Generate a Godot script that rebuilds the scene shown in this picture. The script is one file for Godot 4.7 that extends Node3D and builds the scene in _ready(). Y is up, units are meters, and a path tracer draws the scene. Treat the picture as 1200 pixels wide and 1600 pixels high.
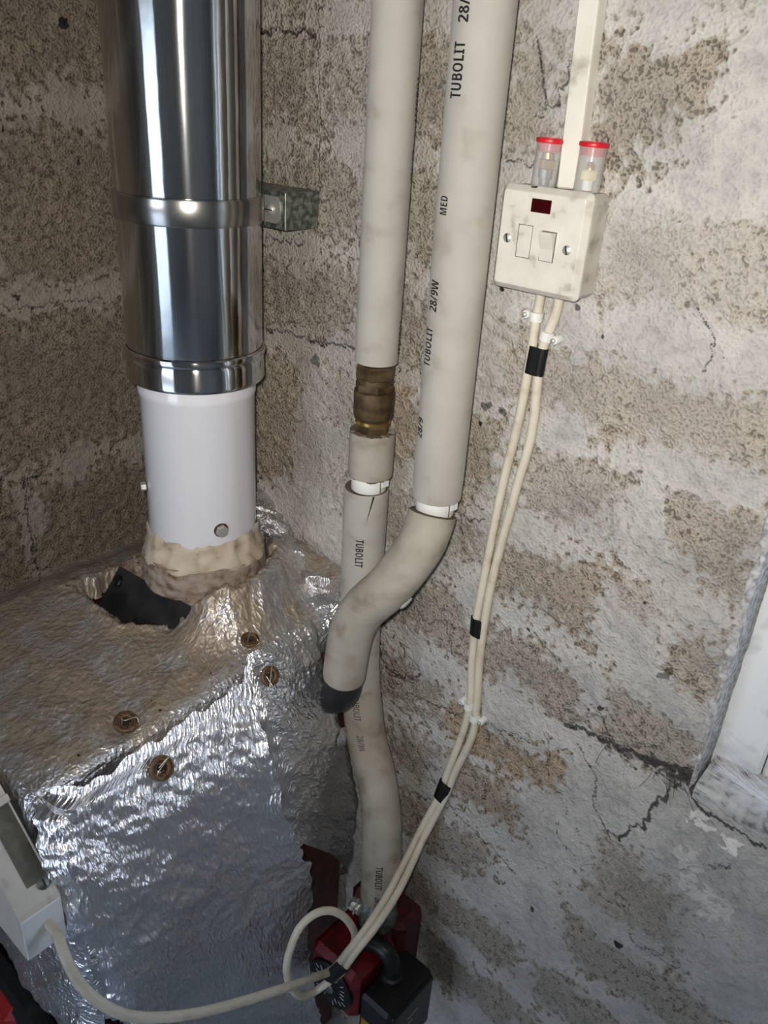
extends Node3D
# A boiler-room corner. x runs along the right wall away from the corner, y is up, z comes out of the right wall. Metres.

var taken := {}
var M := {}
const EYE := Vector3(0.95, 1.45, 0.67)

# ------------------------------------------------------------------ naming and tags
func numbered(called: String) -> String:
	if not taken.has(called):
		taken[called] = 0
		return called
	taken[called] += 1
	return "%s_%03d" % [called, taken[called]]

func tag(o: Node, label: String, category: String, group := "") -> void:
	o.set_meta("label", label)
	o.set_meta("category", category)
	if group != "":
		o.set_meta("group", group)

func thing(called: String, label: String, category: String, at := Vector3.ZERO, group := "") -> Node3D:
	var o := Node3D.new()
	o.name = numbered(called)
	o.position = at
	add_child(o, true)
	tag(o, label, category, group)
	return o

func obj(called: String, mesh: Mesh, material: Material, parent: Node = null) -> MeshInstance3D:
	var o := MeshInstance3D.new()
	o.mesh = mesh
	o.material_override = material
	o.cast_shadow = GeometryInstance3D.SHADOW_CASTING_SETTING_ON
	if parent == null:
		o.name = numbered(called)
		add_child(o, true)
	else:
		o.name = called
		parent.add_child(o, true)
	return o

func struct(called: String, mesh: Mesh, material: Material, parent: Node = null) -> MeshInstance3D:
	var o := obj(called, mesh, material, parent)
	o.set_meta("kind", "structure")
	return o

# ------------------------------------------------------------------ materials
func mat(color: Color, rough := 0.7, metal := 0.0) -> StandardMaterial3D:
	var m := StandardMaterial3D.new()
	m.albedo_color = color
	m.roughness = rough
	m.metallic = metal
	return m

func noise(kind: int, freq: float, sd: int, fractal := FastNoiseLite.FRACTAL_NONE, octaves := 1) -> FastNoiseLite:
	var n := FastNoiseLite.new()
	n.noise_type = kind
	n.frequency = freq
	n.seed = sd
	n.fractal_type = fractal
	n.fractal_octaves = octaves
	return n

func tile_noise(n: FastNoiseLite, size := 512, as_normal := false, strength := 4.0, ramp: Gradient = null) -> NoiseTexture2D:
	var t := NoiseTexture2D.new()
	t.width = size
	t.height = size
	t.seamless = true
	t.noise = n
	t.as_normal_map = as_normal
	t.bump_strength = strength
	if ramp:
		t.color_ramp = ramp
	return t

func grad(stops: Array) -> Gradient:
	var g := Gradient.new()
	var offs := PackedFloat32Array()
	var cols := PackedColorArray()
	for s in stops:
		offs.append(s[0])
		cols.append(s[1])
	g.offsets = offs
	g.colors = cols
	return g

func grime(m: StandardMaterial3D, n: FastNoiseLite, stops: Array, scale := 6.0) -> StandardMaterial3D:
	# colour variation laid on by position, in the object's own axes
	m.albedo_texture = tile_noise(n, 512, false, 1.0, grad(stops))
	m.uv1_triplanar = true
	m.uv1_scale = Vector3.ONE * scale
	return m

# ------------------------------------------------------------------ mesh helpers
func start() -> SurfaceTool:
	var st := SurfaceTool.new()
	st.begin(Mesh.PRIMITIVE_TRIANGLES)
	st.set_smooth_group(-1)
	return st

func done(st: SurfaceTool) -> ArrayMesh:
	st.generate_normals()
	return st.commit()

func quad(st: SurfaceTool, a: Vector3, b: Vector3, c: Vector3, d: Vector3) -> void:
	for p in [a, b, c, a, c, d]:
		st.add_vertex(p)

func lathe(st: SurfaceTool, prof: Array, segs := 48, xf := Transform3D.IDENTITY, wobble := 0.0, sd := 1) -> void:
	# prof: [radius, height] pairs. Outer walls run bottom to top.
	var nz := noise(FastNoiseLite.TYPE_SIMPLEX, 1.0, sd)
	var group := 1
	for j in prof.size() - 1:
		var a: Array = prof[j]
		var b: Array = prof[j + 1]
		if j > 0:
			var before := Vector2(a[0] - prof[j - 1][0], a[1] - prof[j - 1][1])
			if absf(before.angle_to(Vector2(b[0] - a[0], b[1] - a[1]))) > 0.7:
				group += 1
		st.set_smooth_group(group if segs > 8 else -1)
		for i in segs:
			var p := []
			for k in [[i, a], [i + 1, a], [i, b], [i + 1, b]]:
				var t: float = TAU * k[0] / segs
				var r: float = k[1][0]
				var y: float = k[1][1]
				if wobble > 0.0:
					var c := Vector3(cos(t), 0, sin(t))
					r += wobble * nz.get_noise_3d(c.x * 2.2, y * 25.0, c.z * 2.2)
					y += wobble * nz.get_noise_3d(c.x * 2.6 + 40.0, y * 20.0, c.z * 2.6)
				p.append(xf * Vector3(r * cos(t), y, r * sin(t)))
			for q in ([3, 0, 1] if a[0] > 1e-6 else []) + ([3, 2, 0] if b[0] > 1e-6 else []):
				st.set_uv(Vector2(float(i + q % 2) / segs, b[1] if q > 1 else a[1]))
				st.add_vertex(p[q])

func lathed(prof: Array, segs := 48, xf := Transform3D.IDENTITY, wobble := 0.0, sd := 1) -> ArrayMesh:
	var st := start()
	lathe(st, prof, segs, xf, wobble, sd)
	return done(st)

func aim(origin: Vector3, up: Vector3) -> Transform3D:
	# the local y axis turned to «up»
	var y := up.normalized()
	var x := y.cross(Vector3(0.31, 0.2, 0.93)).normalized()
	return Transform3D(Basis(x, y, x.cross(y)), origin)

func smooth_path(pts: Array, step := 0.004) -> PackedVector3Array:
	var c := Curve3D.new()
	c.bake_interval = step
	for i in pts.size():
		var before: Vector3 = pts[maxi(i - 1, 0)]
		var after: Vector3 = pts[mini(i + 1, pts.size() - 1)]
		var t := (after - before) / 6.0
		c.add_point(pts[i], -t, t)
	return c.get_baked_points()

func frames(path: PackedVector3Array, ref := Vector3(0.8, 0, 0.6)) -> Array:
	var out := []
	var e1 := ref
	for i in path.size():
		var t := (path[mini(i + 1, path.size() - 1)] - path[maxi(i - 1, 0)]).normalized()
		e1 = e1 - t * t.dot(e1)
		if e1.length() < 0.05:
			e1 = t.cross(Vector3(0.3, 0.8, 0.5))
		e1 = e1.normalized()
		out.append([t, e1, t.cross(e1)])
	return out

func tube(st: SurfaceTool, path: PackedVector3Array, radius: float, segs := 16, inner := 0.0, flat := 1.0, ref := Vector3(0.8, 0, 0.6), shape = null) -> void:
	# inner > 0 leaves it hollow with an annular end; flat squeezes the second axis
	var fr := frames(path, ref)
	var ring := func(i: int, r: float) -> Array:
		var o := []
		for k in segs + 1:
			var a := TAU * (k % segs) / segs
			var rr: float = r * (shape.call(i, a) if shape != null else 1.0)
			o.append(path[i] + (fr[i][1] * cos(a) * flat + fr[i][2] * sin(a)) * rr)
		return o
	st.set_smooth_group(1)
	for i in path.size() - 1:
		var a: Array = ring.call(i, radius)
		var b: Array = ring.call(i + 1, radius)
		for k in segs:
			quad(st, a[k], a[k + 1], b[k + 1], b[k])
	if inner > 0.0:
		st.set_smooth_group(2)
		for i in path.size() - 1:
			var a: Array = ring.call(i, inner)
			var b: Array = ring.call(i + 1, inner)
			for k in segs:
				quad(st, a[k + 1], a[k], b[k], b[k + 1])
	st.set_smooth_group(-1)
	for e in [0, path.size() - 1]:
		var a: Array = ring.call(e, radius)
		var b: Array = ring.call(e, maxf(inner, 1e-5))
		for k in segs:
			if e == 0:
				quad(st, a[k + 1], a[k], b[k], b[k + 1])
			else:
				quad(st, a[k], a[k + 1], b[k + 1], b[k])

func tubed(path: PackedVector3Array, radius: float, segs := 16, inner := 0.0, flat := 1.0, ref := Vector3(0.8, 0, 0.6)) -> ArrayMesh:
	var st := start()
	tube(st, path, radius, segs, inner, flat, ref)
	return done(st)

func straight(a: Vector3, b: Vector3, n := 1) -> PackedVector3Array:
	var o := PackedVector3Array()
	for i in n + 1:
		o.append(a.lerp(b, float(i) / n))
	return o

func block(st: SurfaceTool, xf: Transform3D, size: Vector3, bevel := 0.0015) -> void:
	# a box with chamfered edges, centred on xf
	var h := size / 2.0
	var b := minf(bevel, minf(h.x, minf(h.y, h.z)) * 0.9)
	st.set_smooth_group(-1)
	var pt := func(s: Vector3, ax: int) -> Vector3:
		var p := Vector3(s.x * (h.x - b), s.y * (h.y - b), s.z * (h.z - b))
		p[ax] = s[ax] * h[ax]
		return xf * p
	for ax in 3:
		var u := (ax + 1) % 3
		var v := (ax + 2) % 3
		for sg in [-1.0, 1.0]:
			var c := []
			for q in [[-1, -1], [-1, 1], [1, 1], [1, -1]]:
				var s := Vector3.ZERO
				s[ax] = sg
				s[u] = q[0]
				s[v] = q[1]
				c.append(pt.call(s, ax))
			if sg > 0:
				quad(st, c[0], c[1], c[2], c[3])
			else:
				quad(st, c[3], c[2], c[1], c[0])
		for su in [-1.0, 1.0]:
			for sv in [-1.0, 1.0]:
				var e := []
				for w in [[-1, u], [1, u], [1, v], [-1, v]]:
					var s := Vector3.ZERO
					s[ax] = w[0]
					s[u] = su
					s[v] = sv
					e.append(pt.call(s, w[1]))
				if su * sv > 0:
					quad(st, e[0], e[1], e[2], e[3])
				else:
					quad(st, e[3], e[2], e[1], e[0])
	for sx in [-1.0, 1.0]:
		for sy in [-1.0, 1.0]:
			for sz in [-1.0, 1.0]:
				var s := Vector3(sx, sy, sz)
				var t := [pt.call(s, 0), pt.call(s, 1), pt.call(s, 2)]
				if sx * sy * sz > 0:
					t.reverse()
				for p in t:
					st.add_vertex(p)

func box(centre: Vector3, size: Vector3, bevel := 0.0015, basis := Basis.IDENTITY) -> ArrayMesh:
	var st := start()
	block(st, Transform3D(basis, centre), size, bevel)
	return done(st)

func prism(st: SurfaceTool, poly: PackedVector2Array, xf: Transform3D, z0: float, z1: float, smooth := false) -> void:
	# polygon in the local xy plane pushed along z
	var tri := Geometry2D.triangulate_polygon(poly)
	var p := poly
	if Geometry2D.is_polygon_clockwise(p):
		p.reverse()
		tri = Geometry2D.triangulate_polygon(p)
	st.set_smooth_group(-1)
	for k in range(0, tri.size(), 3):
		var a := p[tri[k]]
		var b := p[tri[k + 1]]
		var c := p[tri[k + 2]]
		if (b - a).cross(c - a) > 0.0:
			var t := b
			b = c
			c = t
		for q in [a, b, c]:
			st.add_vertex(xf * Vector3(q.x, q.y, z1))
		for q in [a, c, b]:
			st.add_vertex(xf * Vector3(q.x, q.y, z0))
	if smooth:
		st.set_smooth_group(3)
	for k in p.size():
		var a := p[k]
		var b := p[(k + 1) % p.size()]
		quad(st, xf * Vector3(a.x, a.y, z1), xf * Vector3(b.x, b.y, z1), xf * Vector3(b.x, b.y, z0), xf * Vector3(a.x, a.y, z0))

func prismed(poly: Array, xf: Transform3D, z0: float, z1: float) -> ArrayMesh:
	var st := start()
	prism(st, PackedVector2Array(poly), xf, z0, z1)
	return done(st)

func grid_mesh(nu: int, nv: int, pos: Callable, bump: Callable, skip = null, uv = null) -> ArrayMesh:
	# pos(u, v) gives a surface, bump(u, v, p) moves it along its normal, skip(u, v, p) leaves holes
	var w := nu + 1
	var base := PackedVector3Array()
	var uvs := PackedVector2Array()
	base.resize(w * (nv + 1))
	uvs.resize(w * (nv + 1))
	for j in nv + 1:
		for i in w:
			var u := float(i) / nu
			var v := float(j) / nv
			var p: Vector3 = pos.call(u, v)
			base[j * w + i] = p
			uvs[j * w + i] = uv.call(u, v, p) if uv != null else Vector2(u, v)
	var nrm := grid_normals(base, nu, nv)
	var moved := PackedVector3Array()
	moved.resize(base.size())
	for j in nv + 1:
		for i in w:
			var k := j * w + i
			moved[k] = base[k] + nrm[k] * bump.call(float(i) / nu, float(j) / nv, base[k])
	nrm = grid_normals(moved, nu, nv)
	var idx := PackedInt32Array()
	for j in nv:
		for i in nu:
			var k := j * w + i
			if skip != null and skip.call((i + 0.5) / nu, (j + 0.5) / nv, moved[k]):
				continue
			idx.append_array(PackedInt32Array([k, k + 1, k + w + 1, k, k + w + 1, k + w]))
	var arr := []
	arr.resize(Mesh.ARRAY_MAX)
	arr[Mesh.ARRAY_VERTEX] = moved
	arr[Mesh.ARRAY_NORMAL] = nrm
	arr[Mesh.ARRAY_TEX_UV] = uvs
	arr[Mesh.ARRAY_INDEX] = idx
	var m := ArrayMesh.new()
	m.add_surface_from_arrays(Mesh.PRIMITIVE_TRIANGLES, arr)
	return m

func grid_normals(p: PackedVector3Array, nu: int, nv: int) -> PackedVector3Array:
	# front is where u runs right and v runs down
	var w := nu + 1
	var out := PackedVector3Array()
	out.resize(p.size())
	for j in nv + 1:
		for i in w:
			var du := p[j * w + mini(i + 1, nu)] - p[j * w + maxi(i - 1, 0)]
			var dv := p[mini(j + 1, nv) * w + i] - p[maxi(j - 1, 0) * w + i]
			out[j * w + i] = dv.cross(du).normalized()
	return out

func print_on(parent: Node, words: String, path: PackedVector3Array, radius: float, y0: float, angle: float, height: float, down: bool, stretch := 1.0, bold := true, called := "print") -> void:
	# flat ink bent onto a sleeve: angle is measured round the sleeve, y0 is where the middle of the words lies
	var tm := TextMesh.new()
	var sf := SystemFont.new()
	sf.font_names = PackedStringArray(["Droid Sans"])
	sf.font_weight = 700 if bold else 400
	tm.font = sf
	tm.text = words
	tm.font_size = 48
	tm.pixel_size = height / 34.0
	tm.depth = 0.0
	var a := tm.surface_get_arrays(0) if tm.get_surface_count() else []
	if a.is_empty():
		return
	var fr := frames(path)
	var flat: PackedVector3Array = a[Mesh.ARRAY_VERTEX]
	var ix: PackedInt32Array = a[Mesh.ARRAY_INDEX]
	var v := PackedVector3Array()
	for k in ix:
		v.append(flat[k])
	# cut long strokes up so that they can bend
	for pass_no in 2:
		var finer := PackedVector3Array()
		for k in range(0, v.size(), 3):
			var p := [v[k], v[k + 1], v[k + 2]]
			var m := [(p[0] + p[1]) / 2.0, (p[1] + p[2]) / 2.0, (p[2] + p[0]) / 2.0]
			finer.append_array(PackedVector3Array([p[0], m[0], m[2], m[0], p[1], m[1], m[2], m[1], p[2], m[0], m[1], m[2]]))
		v = finer
	var nrm := PackedVector3Array()
	nrm.resize(v.size())
	for k in v.size():
		var sgn := -1.0 if down else 1.0
		var y := y0 + sgn * v[k].x * stretch
		var th := angle - sgn * v[k].y / radius
		var i := 0
		while i < path.size() - 2 and (path[i + 1].y - y) * (path[0].y - path[path.size() - 1].y) > 0.0:
			i += 1
		var f := (y - path[i].y) / (path[i + 1].y - path[i].y)
		var c := path[i] + (path[i + 1] - path[i]) * f
		var e1: Vector3 = fr[i][1].lerp(fr[i + 1][1], f).normalized()
		var e2: Vector3 = fr[i][2].lerp(fr[i + 1][2], f).normalized()
		if fr[i][0].y < 0.0:
			e2 = -e2
		var n := e1 * cos(th) + e2 * sin(th)
		v[k] = c + n * (radius + 0.00035)
		nrm[k] = n
	var arr := []
	arr.resize(Mesh.ARRAY_MAX)
	arr[Mesh.ARRAY_VERTEX] = v
	arr[Mesh.ARRAY_NORMAL] = nrm
	var m := ArrayMesh.new()
	m.add_surface_from_arrays(Mesh.PRIMITIVE_TRIANGLES, arr)
	obj(called, m, M.ink, parent)

# ------------------------------------------------------------------ painted walls
func wall_maps(w: int, h: int, wide: float, tall: float, x0: float, y1: float, patches: Array, cracks: Array, spots: Array, wash: Color, brown: Color, grey: Color, cover: float, sd: int) -> Array:
	# the wall's own colours: limewash over rough blocks, bare brown faces, soot lines, and the relief that goes with them
	var px := w / wide
	var soft := noise(FastNoiseLite.TYPE_SIMPLEX, 9.0 / px, sd, FastNoiseLite.FRACTAL_FBM, 3).get_image(w, h, false, false, false).get_data()
	var mid := noise(FastNoiseLite.TYPE_SIMPLEX, 60.0 / px, sd + 1, FastNoiseLite.FRACTAL_FBM, 3).get_image(w, h, false, false, false).get_data()
	var fine := noise(FastNoiseLite.TYPE_SIMPLEX, 210.0 / px, sd + 2, FastNoiseLite.FRACTAL_FBM, 2).get_image(w, h, false, false, false).get_data()
	var bare := PackedFloat32Array()
	bare.resize(w * h)
	var tint := PackedByteArray()
	tint.resize(w * h)
	for p in patches:
		var m := 0.03
		var i0 := maxi(int((p[0] - m - x0) * px), 0)
		var i1 := mini(int((p[2] + m - x0) * px), w - 1)
		var j0 := maxi(int((y1 - p[3] - m) * px), 0)
		var j1 := mini(int((y1 - p[1] + m) * px), h - 1)
		for j in range(j0, j1 + 1):
			var y := y1 - j / px
			for i in range(i0, i1 + 1):
				var k := j * w + i
				var x := x0 + i / px
				var d := minf(minf(x - p[0], p[2] - x), minf(y - p[1], p[3] - y))
				d += (soft[k] - 128) * 0.00022 + (mid[k] - 128) * 0.00016
				var a: float = clampf(d / 0.014 + 0.5, 0.0, 1.0) * p[4]
				if a > bare[k]:
					bare[k] = a
					if p.size() > 5:
						tint[k] = int(p[5] * 255.0 * a)
	var soot := PackedFloat32Array()
	soot.resize(w * h)
	for line in cracks:
		var th: float = line[0]
		for s in range(1, line.size() - 1):
			var a := Vector2(line[s][0], line[s][1])
			var b := Vector2(line[s + 1][0], line[s + 1][1])
			var n := int(a.distance_to(b) * px * 1.5) + 1
			for q in n:
				var c := a.lerp(b, float(q) / n)
				var ci := int((c.x - x0) * px)
				var cj := int((y1 - c.y) * px)
				if ci < 8 or cj < 8 or ci >= w - 8 or cj >= h - 8:
					continue
				var kk := cj * w + ci
				ci += int((soft[kk] - 128) * 0.02 + (mid[kk] - 128) * 0.05)
				cj += int((mid[kk] - 128) * 0.06)
				var r := th * px * 0.62 * (0.3 + 1.4 * mid[kk] / 255.0)
				for dj in range(-int(r) - 1, int(r) + 2):
					for di in range(-int(r) - 1, int(r) + 2):
						if ci + di < 0 or cj + dj < 0 or ci + di >= w or cj + dj >= h:
							continue
						var k2 := (cj + dj) * w + ci + di
						soot[k2] = maxf(soot[k2], clampf(r + 0.6 - sqrt(float(di * di + dj * dj)), 0.0, 1.0) * 0.6)
	for s in spots:
		var r: float = s[2] * px
		var ci := int((s[0] - x0) * px)
		var cj := int((y1 - s[1]) * px)
		for dj in range(-int(r) - 2, int(r) + 3):
			for di in range(-int(r) - 2, int(r) + 3):
				if ci + di < 0 or cj + dj < 0 or ci + di >= w or cj + dj >= h:
					continue
				var k2 := (cj + dj) * w + ci + di
				var inside := clampf(r + (mid[k2] - 128) * 0.009 * r - sqrt(float(di * di + dj * dj)), 0.0, 1.0)
				if s[3] < 0.0:
					# a splash of white render
					bare[k2] *= 1.0 - inside
					soot[k2] = minf(soot[k2], inside * s[3])
				else:
					soot[k2] = maxf(soot[k2], inside * s[3])
	var col := PackedByteArray()
	col.resize(w * h * 3)
	var rel := PackedByteArray()
	rel.resize(w * h)
	for k in w * h:
		var so := (soft[k] - 128) / 128.0
		var mi := (mid[k] - 128) / 128.0
		var fi := (fine[k] - 128) / 128.0
		# thin wash lets brown through in the hollows
		var b := clampf(bare[k] + clampf((so * 0.8 + mi * 0.5 - cover) * 0.7, 0.0, 0.35), 0.0, 1.0)
		var pit := clampf((mi * 0.62 + fi * 0.75 - 0.36 + 0.22 * b) * 3.0, 0.0, 1.0) * (0.14 + 0.66 * b)
		var t := tint[k] / 255.0
		var r := lerpf(wash.r, brown.r + 0.06 * t, b)
		var g := lerpf(wash.g, brown.g - 0.005 * t, b)
		var bl := lerpf(wash.b, brown.b - 0.07 * t, b)
		var lift := 1.0 + 0.10 * so + 0.07 * mi + 0.09 * fi * (0.4 + b)
		var dark := lift * (1.0 - 0.5 * pit) * (1.0 - 0.72 * soot[k])
		var gk := maxf(soot[k], 0.0) * 0.6
		col[k * 3] = clampi(int(lerpf(r, grey.r, gk) * dark * 255.0), 0, 255)
		col[k * 3 + 1] = clampi(int(lerpf(g, grey.g, gk) * dark * 255.0), 0, 255)
		col[k * 3 + 2] = clampi(int(lerpf(bl, grey.b, gk) * dark * 255.0), 0, 255)
		rel[k] = clampi(int(150 + 26 * mi + (20 + 30 * b) * fi - 95 * pit - 60 * soot[k] - 22 * b), 0, 255)
	return [Image.create_from_data(w, h, false, Image.FORMAT_RGB8, col), Image.create_from_data(w, h, false, Image.FORMAT_L8, rel)]

func wall_material(maps: Array, relief: float) -> StandardMaterial3D:
	var m := mat(Color.WHITE, 0.92)
	m.metallic_specular = 0.35
	m.albedo_texture = ImageTexture.create_from_image(maps[0])
	m.heightmap_enabled = true
	m.heightmap_scale = relief
	m.heightmap_texture = ImageTexture.create_from_image(maps[1])
	return m

# ------------------------------------------------------------------ foil
var fold_a: FastNoiseLite
var fold_b: FastNoiseLite
var fold_c: FastNoiseLite
var fold_d: FastNoiseLite

func crumple(q: Vector2, amp := 1.0, long := 1.7) -> float:
	# creased foil: flat facets that meet in sharp folds, drawn out along one direction, over a slow swell
	var a := (q.x * 0.72 + q.y * 0.69) / long
	var b := -q.x * 0.69 + q.y * 0.72
	var swell := fold_a.get_noise_2d(a, b) * 0.0040
	var facets := fold_b.get_noise_2d(a, b) * 0.0060
	var turned := fold_c.get_noise_2d(a * 0.8 + b * 0.6, b * 0.8 - a * 0.6) * 0.0030
	var fine := fold_d.get_noise_2d(a * 0.6 - b * 0.8, b * 0.6 + a * 0.8) * 0.0013
	return (swell + facets + turned + fine + 0.0030) * amp

func foil_maps(size: int, sd: int, dusty: Callable, dust_color: Color, hatch := 0.0) -> StandardMaterial3D:
	# colour, metal and roughness follow the dust that lies on the foil; fine creases as relief
	var spread := noise(FastNoiseLite.TYPE_SIMPLEX, 6.0 / size, sd, FastNoiseLite.FRACTAL_FBM, 5).get_image(size, size, false, false, false).get_data()
	var cr := noise(FastNoiseLite.TYPE_SIMPLEX, 26.0 / size, sd + 3, FastNoiseLite.FRACTAL_RIDGED, 4).get_image(size, size, false, false, false).get_data()
	var st := noise(FastNoiseLite.TYPE_CELLULAR, 60.0 / size, sd + 5, FastNoiseLite.FRACTAL_FBM, 2)
	st.cellular_return_type = FastNoiseLite.RETURN_DISTANCE
	st.cellular_distance_function = FastNoiseLite.DISTANCE_MANHATTAN
	var cells := st.get_image(size, size, false, false, false).get_data()
	var col := PackedByteArray()
	var par := PackedByteArray()
	var rel := PackedByteArray()
	col.resize(size * size * 3)
	par.resize(size * size * 3)
	rel.resize(size * size)
	for j in size:
		for i in size:
			var k := j * size + i
			var n := (spread[k] - 128) / 128.0
			var ridge := cr[k] / 255.0
			var d := clampf(float(dusty.call(float(i) / size, float(j) / size)) + n * 0.75 - maxf(ridge - 0.62, 0.0) * 2.2, 0.0, 0.93)
			var f := 1.0 + 0.18 * n
			col[k * 3] = clampi(int(lerpf(0.90, dust_color.r * f, d) * 255.0), 0, 255)
			col[k * 3 + 1] = clampi(int(lerpf(0.90, dust_color.g * f, d) * 255.0), 0, 255)
			col[k * 3 + 2] = clampi(int(lerpf(0.91, dust_color.b * f, d) * 255.0), 0, 255)
			par[k * 3] = int(255.0 * (0.94 - d * 0.70))
			par[k * 3 + 1] = int(255.0 * (0.30 + 0.20 * d))
			rel[k] = clampi(int(ridge * 60.0 + cells[k] * 0.70), 0, 255)
	var m := mat(Color.WHITE, 1.0, 1.0)
	m.albedo_texture = ImageTexture.create_from_image(Image.create_from_data(size, size, false, Image.FORMAT_RGB8, col))
	var p := ImageTexture.create_from_image(Image.create_from_data(size, size, false, Image.FORMAT_RGB8, par))
	m.metallic_texture = p
	m.metallic_texture_channel = BaseMaterial3D.TEXTURE_CHANNEL_RED
	m.roughness_texture = p
	m.roughness_texture_channel = BaseMaterial3D.TEXTURE_CHANNEL_GREEN
	m.heightmap_enabled = true
	m.heightmap_scale = 0.42
	m.heightmap_texture = ImageTexture.create_from_image(Image.create_from_data(size, size, false, Image.FORMAT_L8, rel))
	return m

func smooth01(a: float, b: float, x: float) -> float:
	return smoothstep(a, b, x) if a < b else 1.0 - smoothstep(b, a, x)

func track(table: Array, y: float) -> float:
	# piecewise linear look-up: [[y, value], ...], y falling
	for k in table.size() - 1:
		if y >= table[k + 1][0]:
			return lerpf(table[k + 1][1], table[k][1], clampf((y - table[k + 1][0]) / (table[k][0] - table[k + 1][0]), 0.0, 1.0))
	return table[table.size() - 1][1]

# ==================================================================
func _ready() -> void:
	seed(7)
	camera_and_light()
	materials()
	room()
	boiler()
	flue()
	foil()
	pipes()
	electrics()
	cables()
	pump()
	small_things()

func camera_and_light() -> void:
	var cam := Camera3D.new()
	cam.name = "camera"
	cam.transform = Transform3D(Basis(Vector3(0.756178, 0.061003, -0.651516), Vector3(-0.337289, 0.889527, -0.308185), Vector3(0.560741, 0.452792, 0.693217)).orthonormalized(), EYE)
	cam.fov = 64.65
	cam.near = 0.02
	cam.far = 60.0
	add_child(cam)
	cam.current = true
	var e := Environment.new()
	e.background_mode = Environment.BG_SKY
	var sky := Sky.new()
	var s := ProceduralSkyMaterial.new()
	s.sky_top_color = Color(0.68, 0.75, 0.85)
	s.sky_horizon_color = Color(0.87, 0.89, 0.92)
	s.sky_energy_multiplier = 2.1
	s.ground_bottom_color = Color(0.30, 0.30, 0.30)
	s.ground_horizon_color = Color(0.42, 0.42, 0.42)
	s.ground_energy_multiplier = 1.0
	sky.sky_material = s
	e.sky = sky
	e.tonemap_mode = Environment.TONE_MAPPER_LINEAR
	e.tonemap_exposure = 1.04
	e.sdfgi_enabled = true
	e.ssao_enabled = true
	e.ssil_enabled = true
	var we := WorldEnvironment.new()
	we.name = "environment"
	we.environment = e
	add_child(we)
	# the phone's flash beside the lens
	var f := SpotLight3D.new()
	f.name = "camera_flash"
	var axes := cam.transform.basis
	f.position = EYE - axes.x * 0.016 + axes.y * 0.020 + axes.z * 0.005
	var aim_at := EYE - axes.z + axes.y * 0.30 + axes.x * 0.06
	f.look_at_from_position(f.position, aim_at, Vector3.UP)
	f.light_color = Color(1.0, 0.975, 0.94)
	f.light_energy = 0.66
	f.light_size = 0.006
	f.spot_range = 6.0
	f.spot_attenuation = 2.0
	f.spot_angle = 55.0
	f.spot_angle_attenuation = 1.0
	f.shadow_enabled = true
	add_child(f)

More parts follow.
